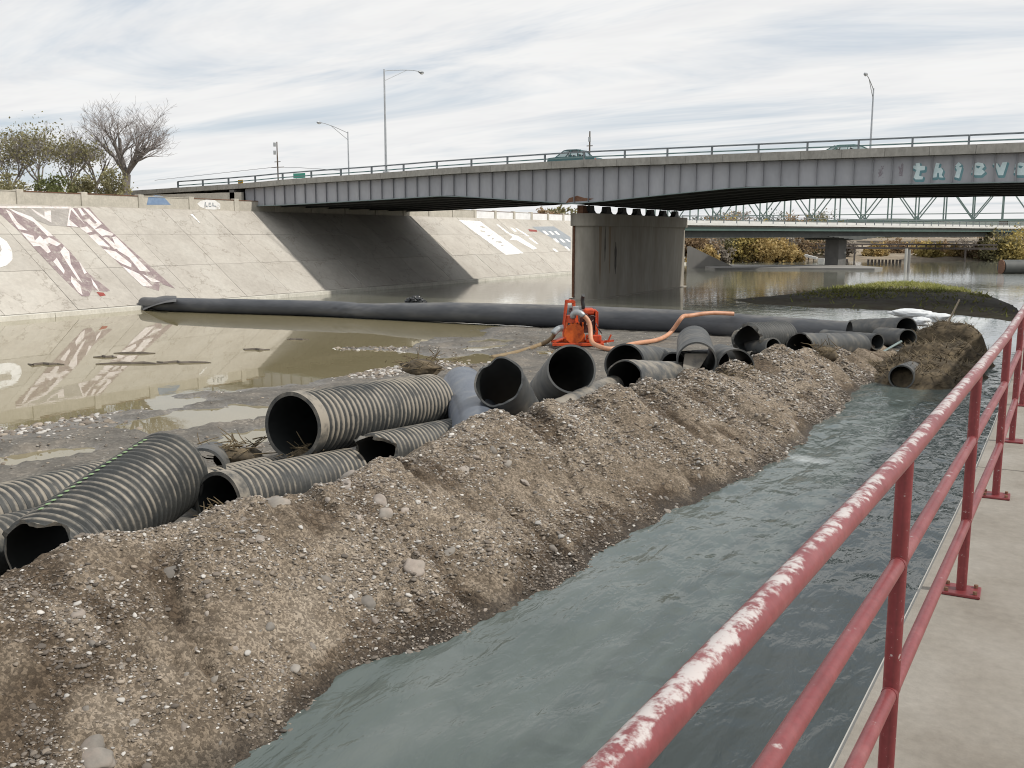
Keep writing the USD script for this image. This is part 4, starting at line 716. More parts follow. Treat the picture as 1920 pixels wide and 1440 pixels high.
tree('large leafless tree with spreading fan of bare branches left of the bridge', 228, 92, 178, None, 0, 12, spread=.80, leaders=8, depth=5, twig=.012, up=.66, stem=.14)
tree('smaller bare tree leaning left of the big leafless tree', 182, 98, 215, None, 0, 23, spread=.7, leaders=6, depth=5, twig=.013)
tree('sparse olive-leaved tree at the left edge of the photograph', 22, 88, 242, 'leaf_olive', 2000, 31, name='olive_tree', spread=.7, depth=5, lsize=.125, twig=.013)
tree('sparse tree with olive crown second from the left edge', 75, 92, 226, 'leaf_olive', 1600, 35, name='olive_tree', spread=.6, depth=5, lsize=.125, twig=.013)
tree('low yellowish green tree between the olive trees and the bare tree', 125, 90, 262, 'leaf_olive', 2300, 44, name='olive_tree', spread=.7, depth=5, lsize=.125, twig=.013)
def shrub(label, c, s, leaf, n, seed, size=.2, name='shrub', cat='shrub', group=None):
    r = np.random.default_rng(seed); c = np.asarray(c, float); s = np.asarray(s, float); o = thing(name, label, cat, c, group)
    d = r.normal(size=(60, 3)); d /= np.linalg.norm(d, axis=1, keepdims=True); d[:, 2] = abs(d[:, 2]); K = c + d * s * (r.random((60, 1)) ** .45) * (.75 + .5 * r.random((60, 1)))
    part(o, 'foliage', leaves(K, n, s.mean() * .13, size, seed + 1), leaf); part(o, 'stems', cat_([tube([c + [0, 0, -.4], c + (k - c) * .5 + r.normal(0, .1, 3), k], [.05, .035, .015], 4, False) for k in K[:14]]), 'twig')
for lab, px, py, dp, s, lf, sd_ in (('yellow-green bush at the foot of the bare tree', 208, 340, 84, (1.5, 1.5, 1.9), 'leaf_olive', 3), ('dark green bush in the middle of the trees behind the wall', 95, 348, 82, (1.8, 1.6, 1.4), 'leaf_green', 4), ('olive bush standing right of the dark green bush', 150, 345, 84, (1.6, 1.4, 1.6), 'leaf_olive', 6), ('olive bush behind the wall at the left edge', 20, 345, 82, (1.7, 1.4, 1.7), 'leaf_olive', 7)):
    p = atZ(px, py, dp); shrub(lab, (p[0], p[1], p[2] - s[2] * .5), s, lf, 1300, sd_, .13)

# ------------------------------------------------------------------ water-filled dam across the channel
DP = [(258, 580, .42, .45), (300, 584, .50, .45), (400, 588, .52, .48), (560, 593, .53, .5), (640, 596, .54, .5), (672, 598, .50, .42), (715, 600, .55, .5), (850, 607, .64, .62), (1040, 617, .68, .66), (1180, 623, .67, .64), (1290, 628, .66, .62), (1450, 641, .63, .6), (1600, 650, .60, .56)]
ctrl = np.array([list(at(x, y)[:2] + np.array([0, a])) + [b] for x, y, a, b in DP]); rad = np.array([d[2] for d in DP])
n = 240; cs = spline(np.c_[ctrl, rad], n) if False else None
tt_ = np.r_[0, np.cumsum(np.linalg.norm(np.diff(ctrl, axis=0), axis=1))]; ti = np.linspace(0, tt_[-1], n); path = np.stack([np.interp(ti, tt_, ctrl[:, k]) for k in range(3)], 1); rr_ = np.interp(ti, tt_, rad)
from scipy.ndimage import gaussian_filter1d
path = gaussian_filter1d(path, 4, axis=0, mode='nearest'); rr_ = gaussian_filter1d(rr_, 3, mode='nearest')
T_, A_, B_ = frames(path); na = 40; aa = np.arange(na) * 2 * np.pi / na
pq = np.stack([np.repeat(ti[:, None], na, 1) * .8, np.cos(aa)[None] * 1.2 + 0 * ti[:, None], np.sin(aa)[None] * 1.2 + 0 * ti[:, None]], -1)
pin = np.exp(-((ti - np.interp(650, [d[0] for d in DP], tt_)) / 2.2) ** 2)
bul = 1 + .05 * (meshkit.fbm(pq, 3, 61) - .5) + (.02 + .22 * pin)[:, None] * (meshkit.fbm(pq * [3.5, 2, 2], 3, 63) - .5)
Vd = path[:, None] + (rr_[:, None] * bul)[..., None] * (1.12 * np.cos(aa)[None, :, None] * A_[:, None] + .94 * np.sin(aa)[None, :, None] * B_[:, None]); Vd[..., 2] = np.maximum(Vd[..., 2], -.25)
wear = np.clip(np.sin(aa)[None] * .9 + 0 * ti[:, None], 0, 1) * np.interp(ti, [0, 14, 20, tt_[-1]], [.35, .6, 1.05, 1.15])[:, None]
dam = thing('water_dam', 'long dark grey water-filled dam tube lying across the channel', 'dam', (-30, 48, 0))
part(dam, 'tube', grid(Vd, True), 'dam_fabric', smooth=True, wear=wear.ravel())
e0 = at(258, 582, 0)
flapP = np.array([[at(246, 555, .55), at(290, 553, .62), at(330, 553, .55)], [at(262, 566, .40), at(300, 558, .75), at(331, 558, .85)], [at(268, 582, .02), at(300, 570, .55), at(330, 566, .8)]])
from scipy.interpolate import RectBivariateSpline
fl = np.stack([RectBivariateSpline(range(3), range(3), flapP[..., k], kx=2, ky=2)(np.linspace(0, 2, 14), np.linspace(0, 2, 18)) for k in range(3)], -1); fl += .04 * (meshkit.fbm(fl * 2, 3, 8) - .5)[..., None]
flm = grid(fl); part(dam, 'end_flap', flm, 'dam_fabric', 'loose flap of the dam tube spread over the levee toe', smooth=True, wear=np.zeros(len(flm.vertices)))
part(dam, 'strap', tube(spline([at(246, 555, .56), at(240, 556, .6), at(236, 557, .6)], 6), .06, 6), 'hose_dull'); part(dam, 'strap', tube(spline([at(328, 553, .56), at(335, 553, .62), at(342, 554, .6)], 6), .06, 6), 'rust')
b0 = at(778, 566, 1.05); single('plastic_bundle', cat_([lump(b0 + o_, s_, i, 3, .45, 2.2) for i, (o_, s_) in enumerate((((-.35, 0, .05), (.35, .3, .2)), ((.1, 0, .12), (.42, .35, .26)), ((.5, 0, .0), (.3, .3, .18)), ((-.65, 0, -.15), (.2, .2, .1))))]), 'black_plastic', 'crumpled black plastic bundle lying on top of the dam tube', 'bundle')

# ------------------------------------------------------------------ pipes
def pipe(label, a, b, R, kind='ribbed', near_tear=0.0, far_tear=0.0, seed=1, squash=1.0, ext=1.0, pitch=.17, ribamp=.05, rim=True, obl=0.0, chalk=False, name=None, band=.25, dust=1.0):
    """from end a (nearer) to end b, outer radius R. near_tear: how deep the torn end reaches; obl: oblique cut"""
    a, b = np.asarray(a, float), np.asarray(b, float); b = a + (b - a) * ext; T = b - a; L = np.linalg.norm(T); T /= L; A = np.cross(T, [0, 0, 1.0]); A /= np.linalg.norm(A); B = np.cross(A, T)
    na = 56; th = np.arange(na) * 2 * np.pi / na; q = np.stack([np.cos(th), np.sin(th), 0 * th], -1)
    t0 = near_tear * np.clip(2.2 * (meshkit.fbm(q * 1.3 + seed * 5.1, 2, seed) - .30), 0, 1) + near_tear * .14 * (meshkit.noise(q * 7 + seed, seed + 3)) + obl * (1 + np.sin(th)) / 2
    t1 = L - far_tear * np.clip(2.2 * (meshkit.fbm(q * 1.3 + seed * 9.1, 2, seed + 9) - .30), 0, 1)
    ribbed = kind == 'ribbed'; ns = max(int(L / pitch * 7), 12) if ribbed else max(int(L / .12), 10); s = np.linspace(0, L, ns)
    S = np.clip(s[:, None], t0[None], t1[None])
    if ribbed:
        ph = (S / pitch) % 1.0; ribs = np.clip(.5 - .95 * np.cos(2 * np.pi * ph), 0, 1); ribs = ribs * ribs * (3 - 2 * ribs); ribs = np.where(S < band, .9, ribs) if rim else ribs
        Rr = R - ribamp * (1 - ribs)
    else: ribs = np.full(S.shape, .8); Rr = R + .006 * np.cos(2 * np.pi * S / .16)
    sag = 1 + (squash - 1) * np.clip(1 - S / (L * .6), 0, 1); low = meshkit.fbm(np.stack([S * .5 + seed, np.cos(th)[None] + 0 * S, np.sin(th)[None] + 0 * S], -1), 2, seed + 4) - .5
    def ring(rad_): return a + S[..., None] * T + (rad_ * (1 + .05 * low))[..., None] * ((1 + (1 - sag) * .4)[..., None] * np.cos(th)[None, :, None] * A + sag[..., None] * np.sin(th)[None, :, None] * B)
    o = thing(name or ('corrugated_pipe' if ribbed else 'smooth_pipe'), label, 'pipe', (a + b) / 2 - [0, 0, R])
    V = ring(Rr); up_ = np.clip(.55 + .6 * np.sin(th), 0, 1.2)
    wear = (ribs ** 1.5) * (.40 + .75 * np.clip(low + .55, 0, 1)) * np.clip(up_ + .25, 0, 1)[None] * dust
    mt = {'ribbed': 'black_ribbed', 'grey': 'grey_smooth_pipe', 'blue': 'blue_smooth_pipe'}[kind]
    part(o, 'outer_wall', grid(V, True), mt, smooth=True, wear=wear.ravel())
    inn = ring(np.full(S.shape, R - (ribamp + .03 if ribbed else .045)))
    part(o, 'inner_wall', grid(inn[:, ::-1], True), 'pipe_inner', smooth=True)
    for side, nm in ((0, 'rim'), (-1, 'rim')):
        rm = np.stack([V[side], inn[side]], 0); rm = rm if side else rm[::-1]
        part(o, nm, grid(rm, True), mt, wear=np.full(2 * na, .55))
    if chalk:
        m = []
        for k in np.arange(t0.max() * 0 + pitch * 3.4, L - .3, pitch):
            sel = np.argmin(abs(s - k)); j = int(round((math.pi * .58) / (2 * math.pi) * na)) % na; p = V[sel, j]; part(o, 'chalk_mark', lump(p + B * .002, (.03, .05, .012), int(k * 10), 1, .1), 'green_chalk')
    return o
def E_(px, py, R, opx):             # pipe end centre at a pixel, placed by its apparent diameter
    Z = 2 * R * F / opx; return CAM + ray(px, py) * Z / (1.0)
def D_(px, py, Z): return CAM + ray(px, py) * Z
pipe('big black corrugated pipe with torn crushed mouth and green chalk dashes', D_(66, 1062, 13.2), D_(322, 882, 16.6), .72, near_tear=.40, seed=4, squash=.84, pitch=.15, ribamp=.05, rim=False, chalk=True, dust=.72)
pipe('corrugated pipe at the left edge behind the pipe with green chalk dashes', D_(-70, 985, 15.2), D_(215, 905, 19.5), .52, seed=7, pitch=.19)
pipe('corrugated pipe wedged low at the left edge under the chalked pipe', D_(-60, 1042, 14.0), D_(170, 985, 16.6), .50, seed=8, pitch=.17)
pipe('short smooth dark pipe end showing behind the chalked pipe', D_(376, 888, 17.8), D_(400, 868, 20.5), .46, 'grey', seed=9, dust=.4)
pipe('large corrugated pipe with round open mouth lying on top of the stack', D_(548, 799, 19.0), D_(806, 752, 24.0), .685, seed=10, pitch=.175, ribamp=.055, dust=1.15)
pipe('medium corrugated pipe with dark open mouth half buried at the crest of the bank', D_(408, 940, 16.1), D_(655, 886, 19.6), .50, seed=12, pitch=.155, ribamp=.04, dust=.95)
pipe('sandy corrugated pipe wedged between the large open pipe and the half buried pipe', D_(372, 925, 17.4), D_(560, 880, 20.6), .42, seed=13, pitch=.15, ribamp=.04, dust=1.3)
pipe('corrugated pipe with ragged torn end in the middle of the stack', D_(682, 858, 19.0), D_(925, 803, 24.5), .46, near_tear=.6, seed=15, pitch=.165, ribamp=.045, rim=False, dust=.85)
pipe('smooth bluish pipe between the large open pipe and the torn upright pipe', D_(920, 860, 19.3), D_(868, 728, 26.5), .60, 'blue', seed=16, dust=.7)
pipe('smooth pipe tilted up with a torn mouth', D_(934, 712, 21.2), D_(976, 785, 23.4), .58, 'grey', near_tear=.28, seed=18, rim=False, dust=1.35)
pipe('smooth pipe with round black mouth in front of the orange pump', D_(1072, 692, 24.2), D_(1030, 738, 27.4), .63, 'grey', ext=1.7, seed=20, dust=.9)
pipe('smooth pipe mouth peeping out behind the split pipe below the hose', D_(1171, 683, 28.0), D_(1235, 684, 33.0), .60, 'grey', ext=1.5, seed=21)
pipe('split pale pipe lying in front of another mouth below the hose', D_(1168, 714, 25.2), D_(1300, 714, 29.0), .56, 'grey', near_tear=.22, seed=22, dust=1.5)
pipe('small crushed pipe mouth buried in the crest of the gravel bank', D_(1147, 745, 22.6), D_(1180, 752, 25.0), .26, 'grey', seed=23, dust=1.3)
pipe('low pale pipe lying half buried left of the small crushed mouth', D_(1030, 782, 22.4), D_(1150, 726, 25.8), .33, 'grey', seed=24, dust=1.4)
oc = pipe('pipe lying end-on with a bent flap across its mouth behind the crest', D_(1306, 678, 27.2), D_(1301, 642, 32.0), .56, 'grey', seed=25, dust=.6)
fl_ = np.array([D_(1284, 663, 27.5), D_(1329, 663, 27.5), D_(1312, 690, 27.3), D_(1280, 692, 27.3)]); part(oc, 'bent_flap', (np.vstack([fl_, fl_ + FW * .02]), np.array([[0, 2, 1], [0, 3, 2], [4, 5, 6], [4, 6, 7], [0, 1, 5], [0, 5, 4], [1, 2, 6], [1, 6, 5], [2, 3, 7], [2, 7, 6], [3, 0, 4], [3, 4, 7]])), 'grey_smooth_pipe', 'pale folded flap in the mouth', wear=np.ones(8) * 1.1)
pipe('dark pipe mouth hidden behind the pipe with the bent flap', D_(1262, 686, 29.0), D_(1345, 676, 33.5), .42, 'grey', seed=26)
pipe('black arched pipe mouth right of the pipe with the bent flap', D_(1380, 690, 29.6), D_(1350, 676, 34.0), .58, 'grey', seed=27, near_tear=.12, rim=False, dust=.4)
pipe('dark corrugated pipe with jagged raised end lying against the dam tube', D_(1394, 636, 33.4), D_(1470, 630, 37.5), .58, near_tear=.7, seed=28, pitch=.30, ribamp=.09, rim=False, dust=.45)
pipe('thin pale pipe with reddish black mouth on the crest of the bank', D_(1450, 650, 33.2), D_(1375, 660, 36.0), .31, 'grey', seed=29, dust=1.2)
pipe('wide torn pipe mouth facing the camera near the middle of the dam', D_(1497, 649, 35.5), D_(1610, 648, 40.0), .50, 'grey', near_tear=.25, seed=30, dust=.6)
pipe('narrow grey pipe with black mouth near the right end of the dam', D_(1645, 641, 40.0), D_(1545, 632, 43.5), .34, 'grey', seed=32, dust=.6)
pipe('dark pipe stub right of the narrow grey pipe', D_(1702, 634, 42.0), D_(1650, 630, 45.0), .40, 'grey', seed=33, dust=.3)
pipe('large dark pipe with black mouth at the right end of the dam tube', D_(1700, 619, 44.0), D_(1600, 622, 48.0), .60, 'grey', seed=34, dust=.35)
pipe('black pipe mouth discharging under the straw mound', D_(1690, 707, 33.05), D_(1730, 690, 37.5), .42, 'grey', seed=35, dust=.0)

# ------------------------------------------------------------------ straw-covered mound, sacks, sticks
sm_c = [((1748, 612), 1.05, 1.0), ((1790, 612), 1.10, 1.1), ((1812, 618), 1.0, .8), ((1725, 645), .85, .9), ((1775, 645), .85, 1.2), ((1815, 660), .5, .9), ((1700, 668), .62, .9), ((1745, 668), .80, 1.1), ((1790, 676), .55, 1.0), ((1660, 678), .42, .9), ((1700, 686), .62, .8), ((1735, 690), .60, .9), ((1765, 698), .35, .9), ((1655, 700), .22, .7)]
cen = np.array([at(p[0], p[1], h)[:2] for p, h, _ in sm_c]); hh = np.array([h for _, h, _ in sm_c]); ww = np.array([w_ for *_, w_ in sm_c])
gx2, gy2 = np.meshgrid(np.arange(cen[:, 0].min() - 2.4, cen[:, 0].max() + 2.2, .10), np.arange(cen[:, 1].min() - 2.4, cen[:, 1].max() + 2.4, .10), indexing='ij')
d2 = np.stack([h * 1.06 * np.exp(-(((gx2 - c[0]) ** 2 + (gy2 - c[1]) ** 2) / (w_ * 1.05) ** 2) ** 3.0) for c, h, w_ in zip(cen, hh, ww)], 0)
hz_ = (d2 ** 6).sum(0) ** (1 / 6); q2 = np.stack([gx2, gy2, 0 * gx2], -1); hz_ = hz_ - .10 + np.clip(hz_, 0, 1) * (.55 * (meshkit.fbm(q2 * .9, 4, 111) - .5) + .25 * (meshkit.fbm(q2 * 3, 3, 113) - .5))
straw = thing('straw_mound', 'brown straw-covered earth mound at the right end of the dam', 'mound', (cen[:, 0].mean(), cen[:, 1].mean(), 0))
part(straw, 'mound_surface', grid(np.stack([gx2, gy2, hz_], -1)[:, ::-1]), 'straw', smooth=True)
r = np.random.default_rng(117); ii = r.integers(0, gx2.shape[0], 9000); jj = r.integers(0, gx2.shape[1], 9000); ok = hz_[ii, jj] > .05; Ps = np.stack([gx2, gy2, hz_], -1)[ii[ok], jj[ok]]
def blades(P, L, w, seed, flat=.5):
    r = np.random.default_rng(seed); n = len(P); a = r.uniform(0, 6.28, n); l = L * r.uniform(.5, 1.4, n); d = np.stack([np.cos(a), np.sin(a), r.uniform(-.3, 1, n) * (1 - flat) + .05], 1); d /= np.linalg.norm(d, axis=1, keepdims=True); s = np.stack([-np.sin(a), np.cos(a), 0 * a], 1) * w
    V = np.stack([P - s, P + s, P + d * l[:, None]], 1).reshape(-1, 3); return trimesh.Trimesh(V, np.arange(3 * n).reshape(-1, 3), process=False)
part(straw, 'straw', blades(Ps + [0, 0, .01], .50, .018, 119, .35), 'straw_blade', kind='stuff')
def sack(c, s, seed):
    b = trimesh.creation.icosphere(3); v = np.array(b.vertices); v = np.sign(v) * np.abs(v) ** .8; v *= (1 + .9 * (meshkit.fbm(v * 1.6 + seed, 4, seed) - .5))[:, None]; return trimesh.Trimesh(np.asarray(c) + v * s, b.faces, process=False)
c1 = D_(1710, 588, 46.5); c2 = D_(1752, 596, 46.0)
single('sandbag', sack(c1, (.95, .55, .22), 2), 'white_sack', 'white sack slumped behind the black mouth at the end of the dam', 'sack', smooth=True)
single('sandbag', sack(c2, (.72, .5, .24), 5), 'white_sack', 'white sack lying right of the other sack, beside the leaning stake', 'sack', smooth=True)
single('sandbag', sack(D_(1727, 603, 45.2), (.42, .4, .22), 9), 'white_sack', 'white sack wedged lowest between the dam mouth and the straw mound', 'sack', smooth=True)
single('wooden_stake', tube([D_(1775, 610, 43.5), D_(1799, 562, 43.0)], [.05, .035], 6), 'stick', 'thin pale wooden stake leaning out of the straw mound', 'stake')
for i, (a, b, lab) in enumerate((((1655, 660, .35), (1690, 640, .7), 'greenish stick lying beside the dark pipe stub'),)):
    single('stick', tube([at(*a), at(*b)], .05, 6), 'flange_green', lab, 'stick')
r = np.random.default_rng(131)
def debris(label, c, n, sp, L, seed, mt='straw_blade', h=.15):
    r = np.random.default_rng(seed); o = thing('debris_clump', label, 'debris', c); part(o, 'soil_lump', lump(c, (sp * 1.0, sp * .8, h), seed, 2, .5, 2), 'straw', smooth=True)
    m = []
    for _ in range(n):
        p = np.asarray(c) + r.normal(0, 1, 3) * [sp * .6, sp * .6, h * .4] + [0, 0, h * .6]; d = r.normal(0, 1, 3); d[2] = abs(d[2]) * .4; d /= np.linalg.norm(d); l = L * r.uniform(.4, 1.2); m.append(tube([p, p + d * l * .5 + r.normal(0, .02, 3), p + d * l], [.016, .012, .006], 4))
    part(o, 'twigs', cat_(m), mt, kind='stuff')
debris('heap of brown twigs lying in front of the half buried pipe mouth', D_(420, 978, 15.9), 50, .30, .45, 3)
debris('brown straw clump behind the chalked pipe', D_(445, 858, 19.6), 60, .5, .5, 4, h=.22)
debris('dark brush clump on the stone spit behind the large open pipe', D_(790, 690, 30.5), 60, .7, .5, 5, h=.25)
debris('dark straw clump below the black arched mouth', D_(1388, 710, 28.6), 60, .33, .4, 6, h=.2)
debris('dark straw tuft at the crest below the wide torn mouth', D_(1545, 665, 34.0), 60, .5, .45, 7, h=.25)
debris('straw inside the mouth of the large open pipe', D_(572, 852, 19.3), 30, .28, .35, 8, h=.1)
# driftwood floating on the pool
for i, (px, py, w_) in enumerate(((85, 684, 1.3), (480, 656, 1.0), (70 + 180, 682, 2.2), (345, 680, 1.9), (200, 670, .8), (255, 663, 1.5), (560, 637, .9))):
    c = at(px, py, 0.0); rr2 = np.random.default_rng(140 + i); P_ = np.array([c + RT * (u * w_) + np.array([0, 0, .012]) + rr2.normal(0, .10, 3) * [1, 1, .05] for u in np.linspace(-.6, .6, 7)])
    single('driftwood', tube(P_, [.03, .06, .08, .07, .08, .05, .02], 6), 'wood_pole', ('short dark driftwood at the far left of the pool', 'dark driftwood floating alone in the middle of the pool', 'long dark driftwood, nearest of the group on the painted reflection', 'long thin driftwood right of the nearest piece', 'small driftwood piece left of the farthest group piece', 'driftwood farthest out over the painted reflection', 'reddish driftwood near the shadow edge under the dam')[i], 'driftwood')

# ------------------------------------------------------------------ pump and hoses
pb = at(1085, 648, .12); ux_ = RT; uy_ = np.array([FW[0], FW[1], 0]) / math.cos(PITCH); uz_ = np.array([0, 0, 1.0])
def lp(x, y, z): return pb + ux_ * x + uy_ * y + uz_ * z
def lbox(x0, x1, y0, y1, z0, z1, bev=.015):
    m = bevel_box(((x0 + x1) / 2, (y0 + y1) / 2, (z0 + z1) / 2), (x1 - x0, y1 - y0, z1 - z0), bev); v = np.array(m.vertices); return trimesh.Trimesh(pb + v[:, :1] * ux_ + v[:, 1:2] * uy_ + v[:, 2:] * uz_, m.faces, process=False)
pump = thing('water_pump', 'orange engine-driven water pump on a skid in front of the dam', 'pump', pb)
skid = [lbox(-1.25, 1.1, -.75, -.63, .06, .2), lbox(-1.25, 1.1, .63, .75, .06, .2)] + [lbox(x, x + .12, -.62, .62, .07, .19) for x in (-1.2, -.4, .4, .97)]
part(pump, 'skid_frame', cat_(skid), 'orange_paint')
part(pump, 'drip_tray', cat_([bar(lp(-1.2, -.5, .22), lp(-.35, -.3, .6), .5, .05)]), 'orange_paint')
part(pump, 'pump_base', lbox(-.75, .25, -.5, .4, .2, .62, .05), 'orange_bright')
part(pump, 'volute', (lambda m: trimesh.Trimesh(m.vertices, m.faces, process=False))(tube([lp(-.25, -.62, .62), lp(-.25, -.15, .62)], [.46, .46], 20)), 'orange_bright', smooth=40)
for x in (-.6, -.42, -.24, -.06, .12): part(pump, 'cooling_fin', lbox(x, x + .06, -.55, .35, .64, 1.12), 'orange_bright')
part(pump, 'priming_tank', tube([lp(-.35, -.2, 1.1), lp(-.35, -.2, 1.42)], [.32, .30], 16), 'orange_paint', smooth=40)
part(pump, 'engine_block', lbox(.05, .72, -.3, .55, .62, 1.45, .04), 'engine_dark')
eh_ = part(pump, 'engine_hood', lbox(.20, .70, -.36, .55, 1.46, 1.72, .06), 'orange_paint'); part(pump, 'radiator_guard', cat_([lbox(.72, .80, -.4, .6, .5, 1.66), lbox(.81, .86, -.35, -.27, .5, 1.6), lbox(.81, .86, .1, .18, .5, 1.6)]), 'orange_paint')
for x, y in ((-.95, -.45), (-.95, .5), (.0, .5), (.0, -.45)): part(pump, 'lifting_post', bar(lp(x * .55 - .2, y, .6), lp(x * .35 - .25, y * .8, 2.05), .07), 'orange_paint')
part(pump, 'lifting_beam', cat_([bar(lp(-.62, -.36, 2.05), lp(-.2, -.36, 2.05), .09), bar(lp(-.62, .4, 2.05), lp(-.2, .4, 2.05), .09), bar(lp(-.42, -.36, 2.07), lp(-.42, .4, 2.07), .09)]), 'orange_paint')
part(pump, 'control_box', lbox(-.32, -.05, -.5, -.3, 1.55, 1.85, .02), 'grey_metal'); part(pump, 'fuel_filter', tube([lp(.38, -.42, 1.0), lp(.38, -.42, 1.3)], .07, 10), 'lamp_lens')
part(pump, 'exhaust', tube(spline([lp(.2, .1, 1.7), lp(.18, .1, 1.95), lp(.16, .1, 2.15), lp(.2, .0, 2.32)], 10), .09, 10), 'black_plastic')
part(pump, 'outlet_elbow', tube(spline([lp(-.3, -.45, 1.35), lp(-.2, -.62, 1.58), lp(.0, -.7, 1.56), lp(.14, -.72, 1.42)], 12), .14, 12), 'grey_metal', smooth=True)
part(pump, 'suction_elbow', tube(spline([lp(-.7, -.3, .85), lp(-.98, -.4, .8), lp(-1.2, -.5, .6)], 10), .15, 12), 'grey_metal', smooth=True)
r = np.random.default_rng(191)
for k in range(16):
    x, y, z = r.uniform(-.7, .75), r.uniform(-.62, -.3), r.uniform(.6, 1.75); w_ = r.uniform(.04, .13)
    if k % 2: part(pump, 'fitting', lbox(x, x + w_, y, y + .08, z, z + r.uniform(.06, .2), .01), ('engine_dark', 'orange_paint', 'grey_metal')[k % 3])
    else: part(pump, 'hose_line', tube(spline([lp(x, y, z), lp(x + r.uniform(-.2, .2), y - .1, z + r.uniform(-.2, .1)), lp(x + r.uniform(-.4, .4), y, z + r.uniform(-.5, .1))], 8), .025, 6), ('black_plastic', 'engine_dark')[k % 4 // 2])
part(pump, 'tow_bar', cat_([bar(lp(.9, -.4, .18), lp(1.6, -.15, .25), .08), bar(lp(.9, .1, .18), lp(1.6, -.15, .25), .08), bar(lp(1.3, -.4, .2), lp(1.45, -.4, .55), .07)]), 'orange_paint')
part(pump, 'fuel_tank', lbox(.28, 1.0, -.6, -.3, .2, .55, .05), 'orange_paint')
hp = [lp(.10, -.71, 1.47), lp(.42, -.78, 1.1), at(1108, 636, .55), at(1122, 649, .32), at(1140, 654, .24), at(1162, 651, .26), at(1205, 642, .28), at(1247, 631, .34), at(1262, 618, .62), at(1274, 601, 1.08), at(1292, 592, 1.22), at(1320, 588, 1.3), at(1350, 587, 1.3), at(1376, 588.5, 1.25)]
single('discharge_hose', tube(spline(hp, 90), .105, 12), 'hose_orange', 'salmon orange hose snaking from the pump over the dam tube', 'hose', smooth=True)
hq = [lp(-1.15, -.48, .64), at(1028, 639, .35), at(1008, 648, .18), at(985, 656, .14), at(955, 664, .10), at(922, 670, .03)]
single('suction_hose', tube(spline(hq, 50), .10, 10), 'hose_dull', 'dull brown suction hose running from the pump down into the puddle', 'hose', smooth=True)

# ------------------------------------------------------------------ sandbar with grass beyond the dam
sb = poly([(1368, 562), (1440, 556), (1500, 549), (1560, 541), (1650, 533), (1740, 534), (1800, 541), (1850, 552), (1900, 572), (1925, 592), (1900, 604), (1860, 597), (1790, 590), (1700, 583), (1600, 578), (1500, 575), (1420, 570)]).buffer(0)
x0, y0, x1, y1 = sb.bounds; gx3, gy3 = np.meshgrid(np.arange(x0 - 1, x1 + 1, .3), np.arange(y0 - 1, y1 + 1, .3), indexing='ij'); pt = shapely.points(gx3.ravel(), gy3.ravel()); d = shapely.distance(sb.exterior, pt); sd3 = np.where(shapely.contains(sb, pt), d, -d).reshape(gx3.shape); q3 = np.stack([gx3, gy3, 0 * gx3], -1)
z3 = np.where(sd3 > 0, .42 * (1 - np.exp(-sd3 / 3.5)), sd3 * .35) + np.clip(sd3, 0, 1) * .25 * (meshkit.fbm(q3 * .35, 3, 7) - .5); z3 = np.maximum(z3, -1.2)
single('sandbar', grid(np.stack([gx3, gy3, z3], -1)[:, ::-1]), 'sandbar_soil', kind='structure', smooth=True)
r = np.random.default_rng(151); N_ = 42000; gp = np.c_[r.uniform(x0, x1, N_), r.uniform(y0, y1, N_)]; ptg = shapely.points(gp[:, 0], gp[:, 1]); ing = shapely.contains(sb, ptg); de = shapely.distance(sb.exterior, ptg); ymid = prj(np.c_[gp, np.full(N_, .4)])[:, 1]; xm = prj(np.c_[gp, np.full(N_, .4)])[:, 0]
dens = np.interp(ymid, [535, 546, 552, 560, 572, 590], [1, 1, .35, .05, .03, .12]) * np.clip(meshkit.fbm(np.c_[gp * .3, 0 * xm], 3, 9) * 3 - .9, .1, 1) * np.interp(xm, [1480, 1560], [0.02, 1])
okg = ing & (de > .3) & (r.random(N_) < dens); gp = gp[okg]; iz = z3[np.clip(((gp[:, 0] - x0 + 1) / .3).astype(int), 0, z3.shape[0] - 1), np.clip(((gp[:, 1] - y0 + 1) / .3).astype(int), 0, z3.shape[1] - 1)]
single('grass', blades(np.c_[gp, iz - .03], .55, .07, 153, .1), 'grass_blade', 'short green grass on the sandbar', 'grass', kind='stuff')

# ------------------------------------------------------------------ far bridges
A2 = CAM + ray(1290, 440) * 126 / (ray(1290, 440) @ np.array([FW[0], FW[1], 0]) / math.cos(PITCH)); B2 = CAM + ray(1920, 440) * 204 / (ray(1920, 440) @ np.array([FW[0], FW[1], 0]) / math.cos(PITCH)); A2[2] = B2[2] = 0
d2_ = (B2 - A2) / np.linalg.norm(B2 - A2); n2_ = np.array([-d2_[1], d2_[0], 0]); 
if n2_[1] < 0: n2_ = -n2_
LEN = np.linalg.norm(B2 - A2)
def g2(s, w, z): return A2 + d2_ * s + n2_ * w + np.array([0, 0, z])
def gbox(s0, s1, w0, w1, z0, z1):
    m = trimesh.creation.box((1, 1, 1)); v = np.array(m.vertices) + .5; return trimesh.Trimesh(np.array([g2(s0 + (s1 - s0) * a, w0 + (w1 - w0) * b, z0 + (z1 - z0) * c) for a, b, c in v]), m.faces, process=False)
fb = thing('far_bridge', 'dark green girder bridge with white deck edge crossing behind the pier', 'bridge', g2(LEN * .4, 4, 4))
ptop, pbot = 6.72, 6.42
for s in np.arange(-1.5, LEN + 60, 12):
    part(fb, 'deck_edge', gbox(s, s + 11.95, -.4, 0, pbot, ptop), 'far_pale')
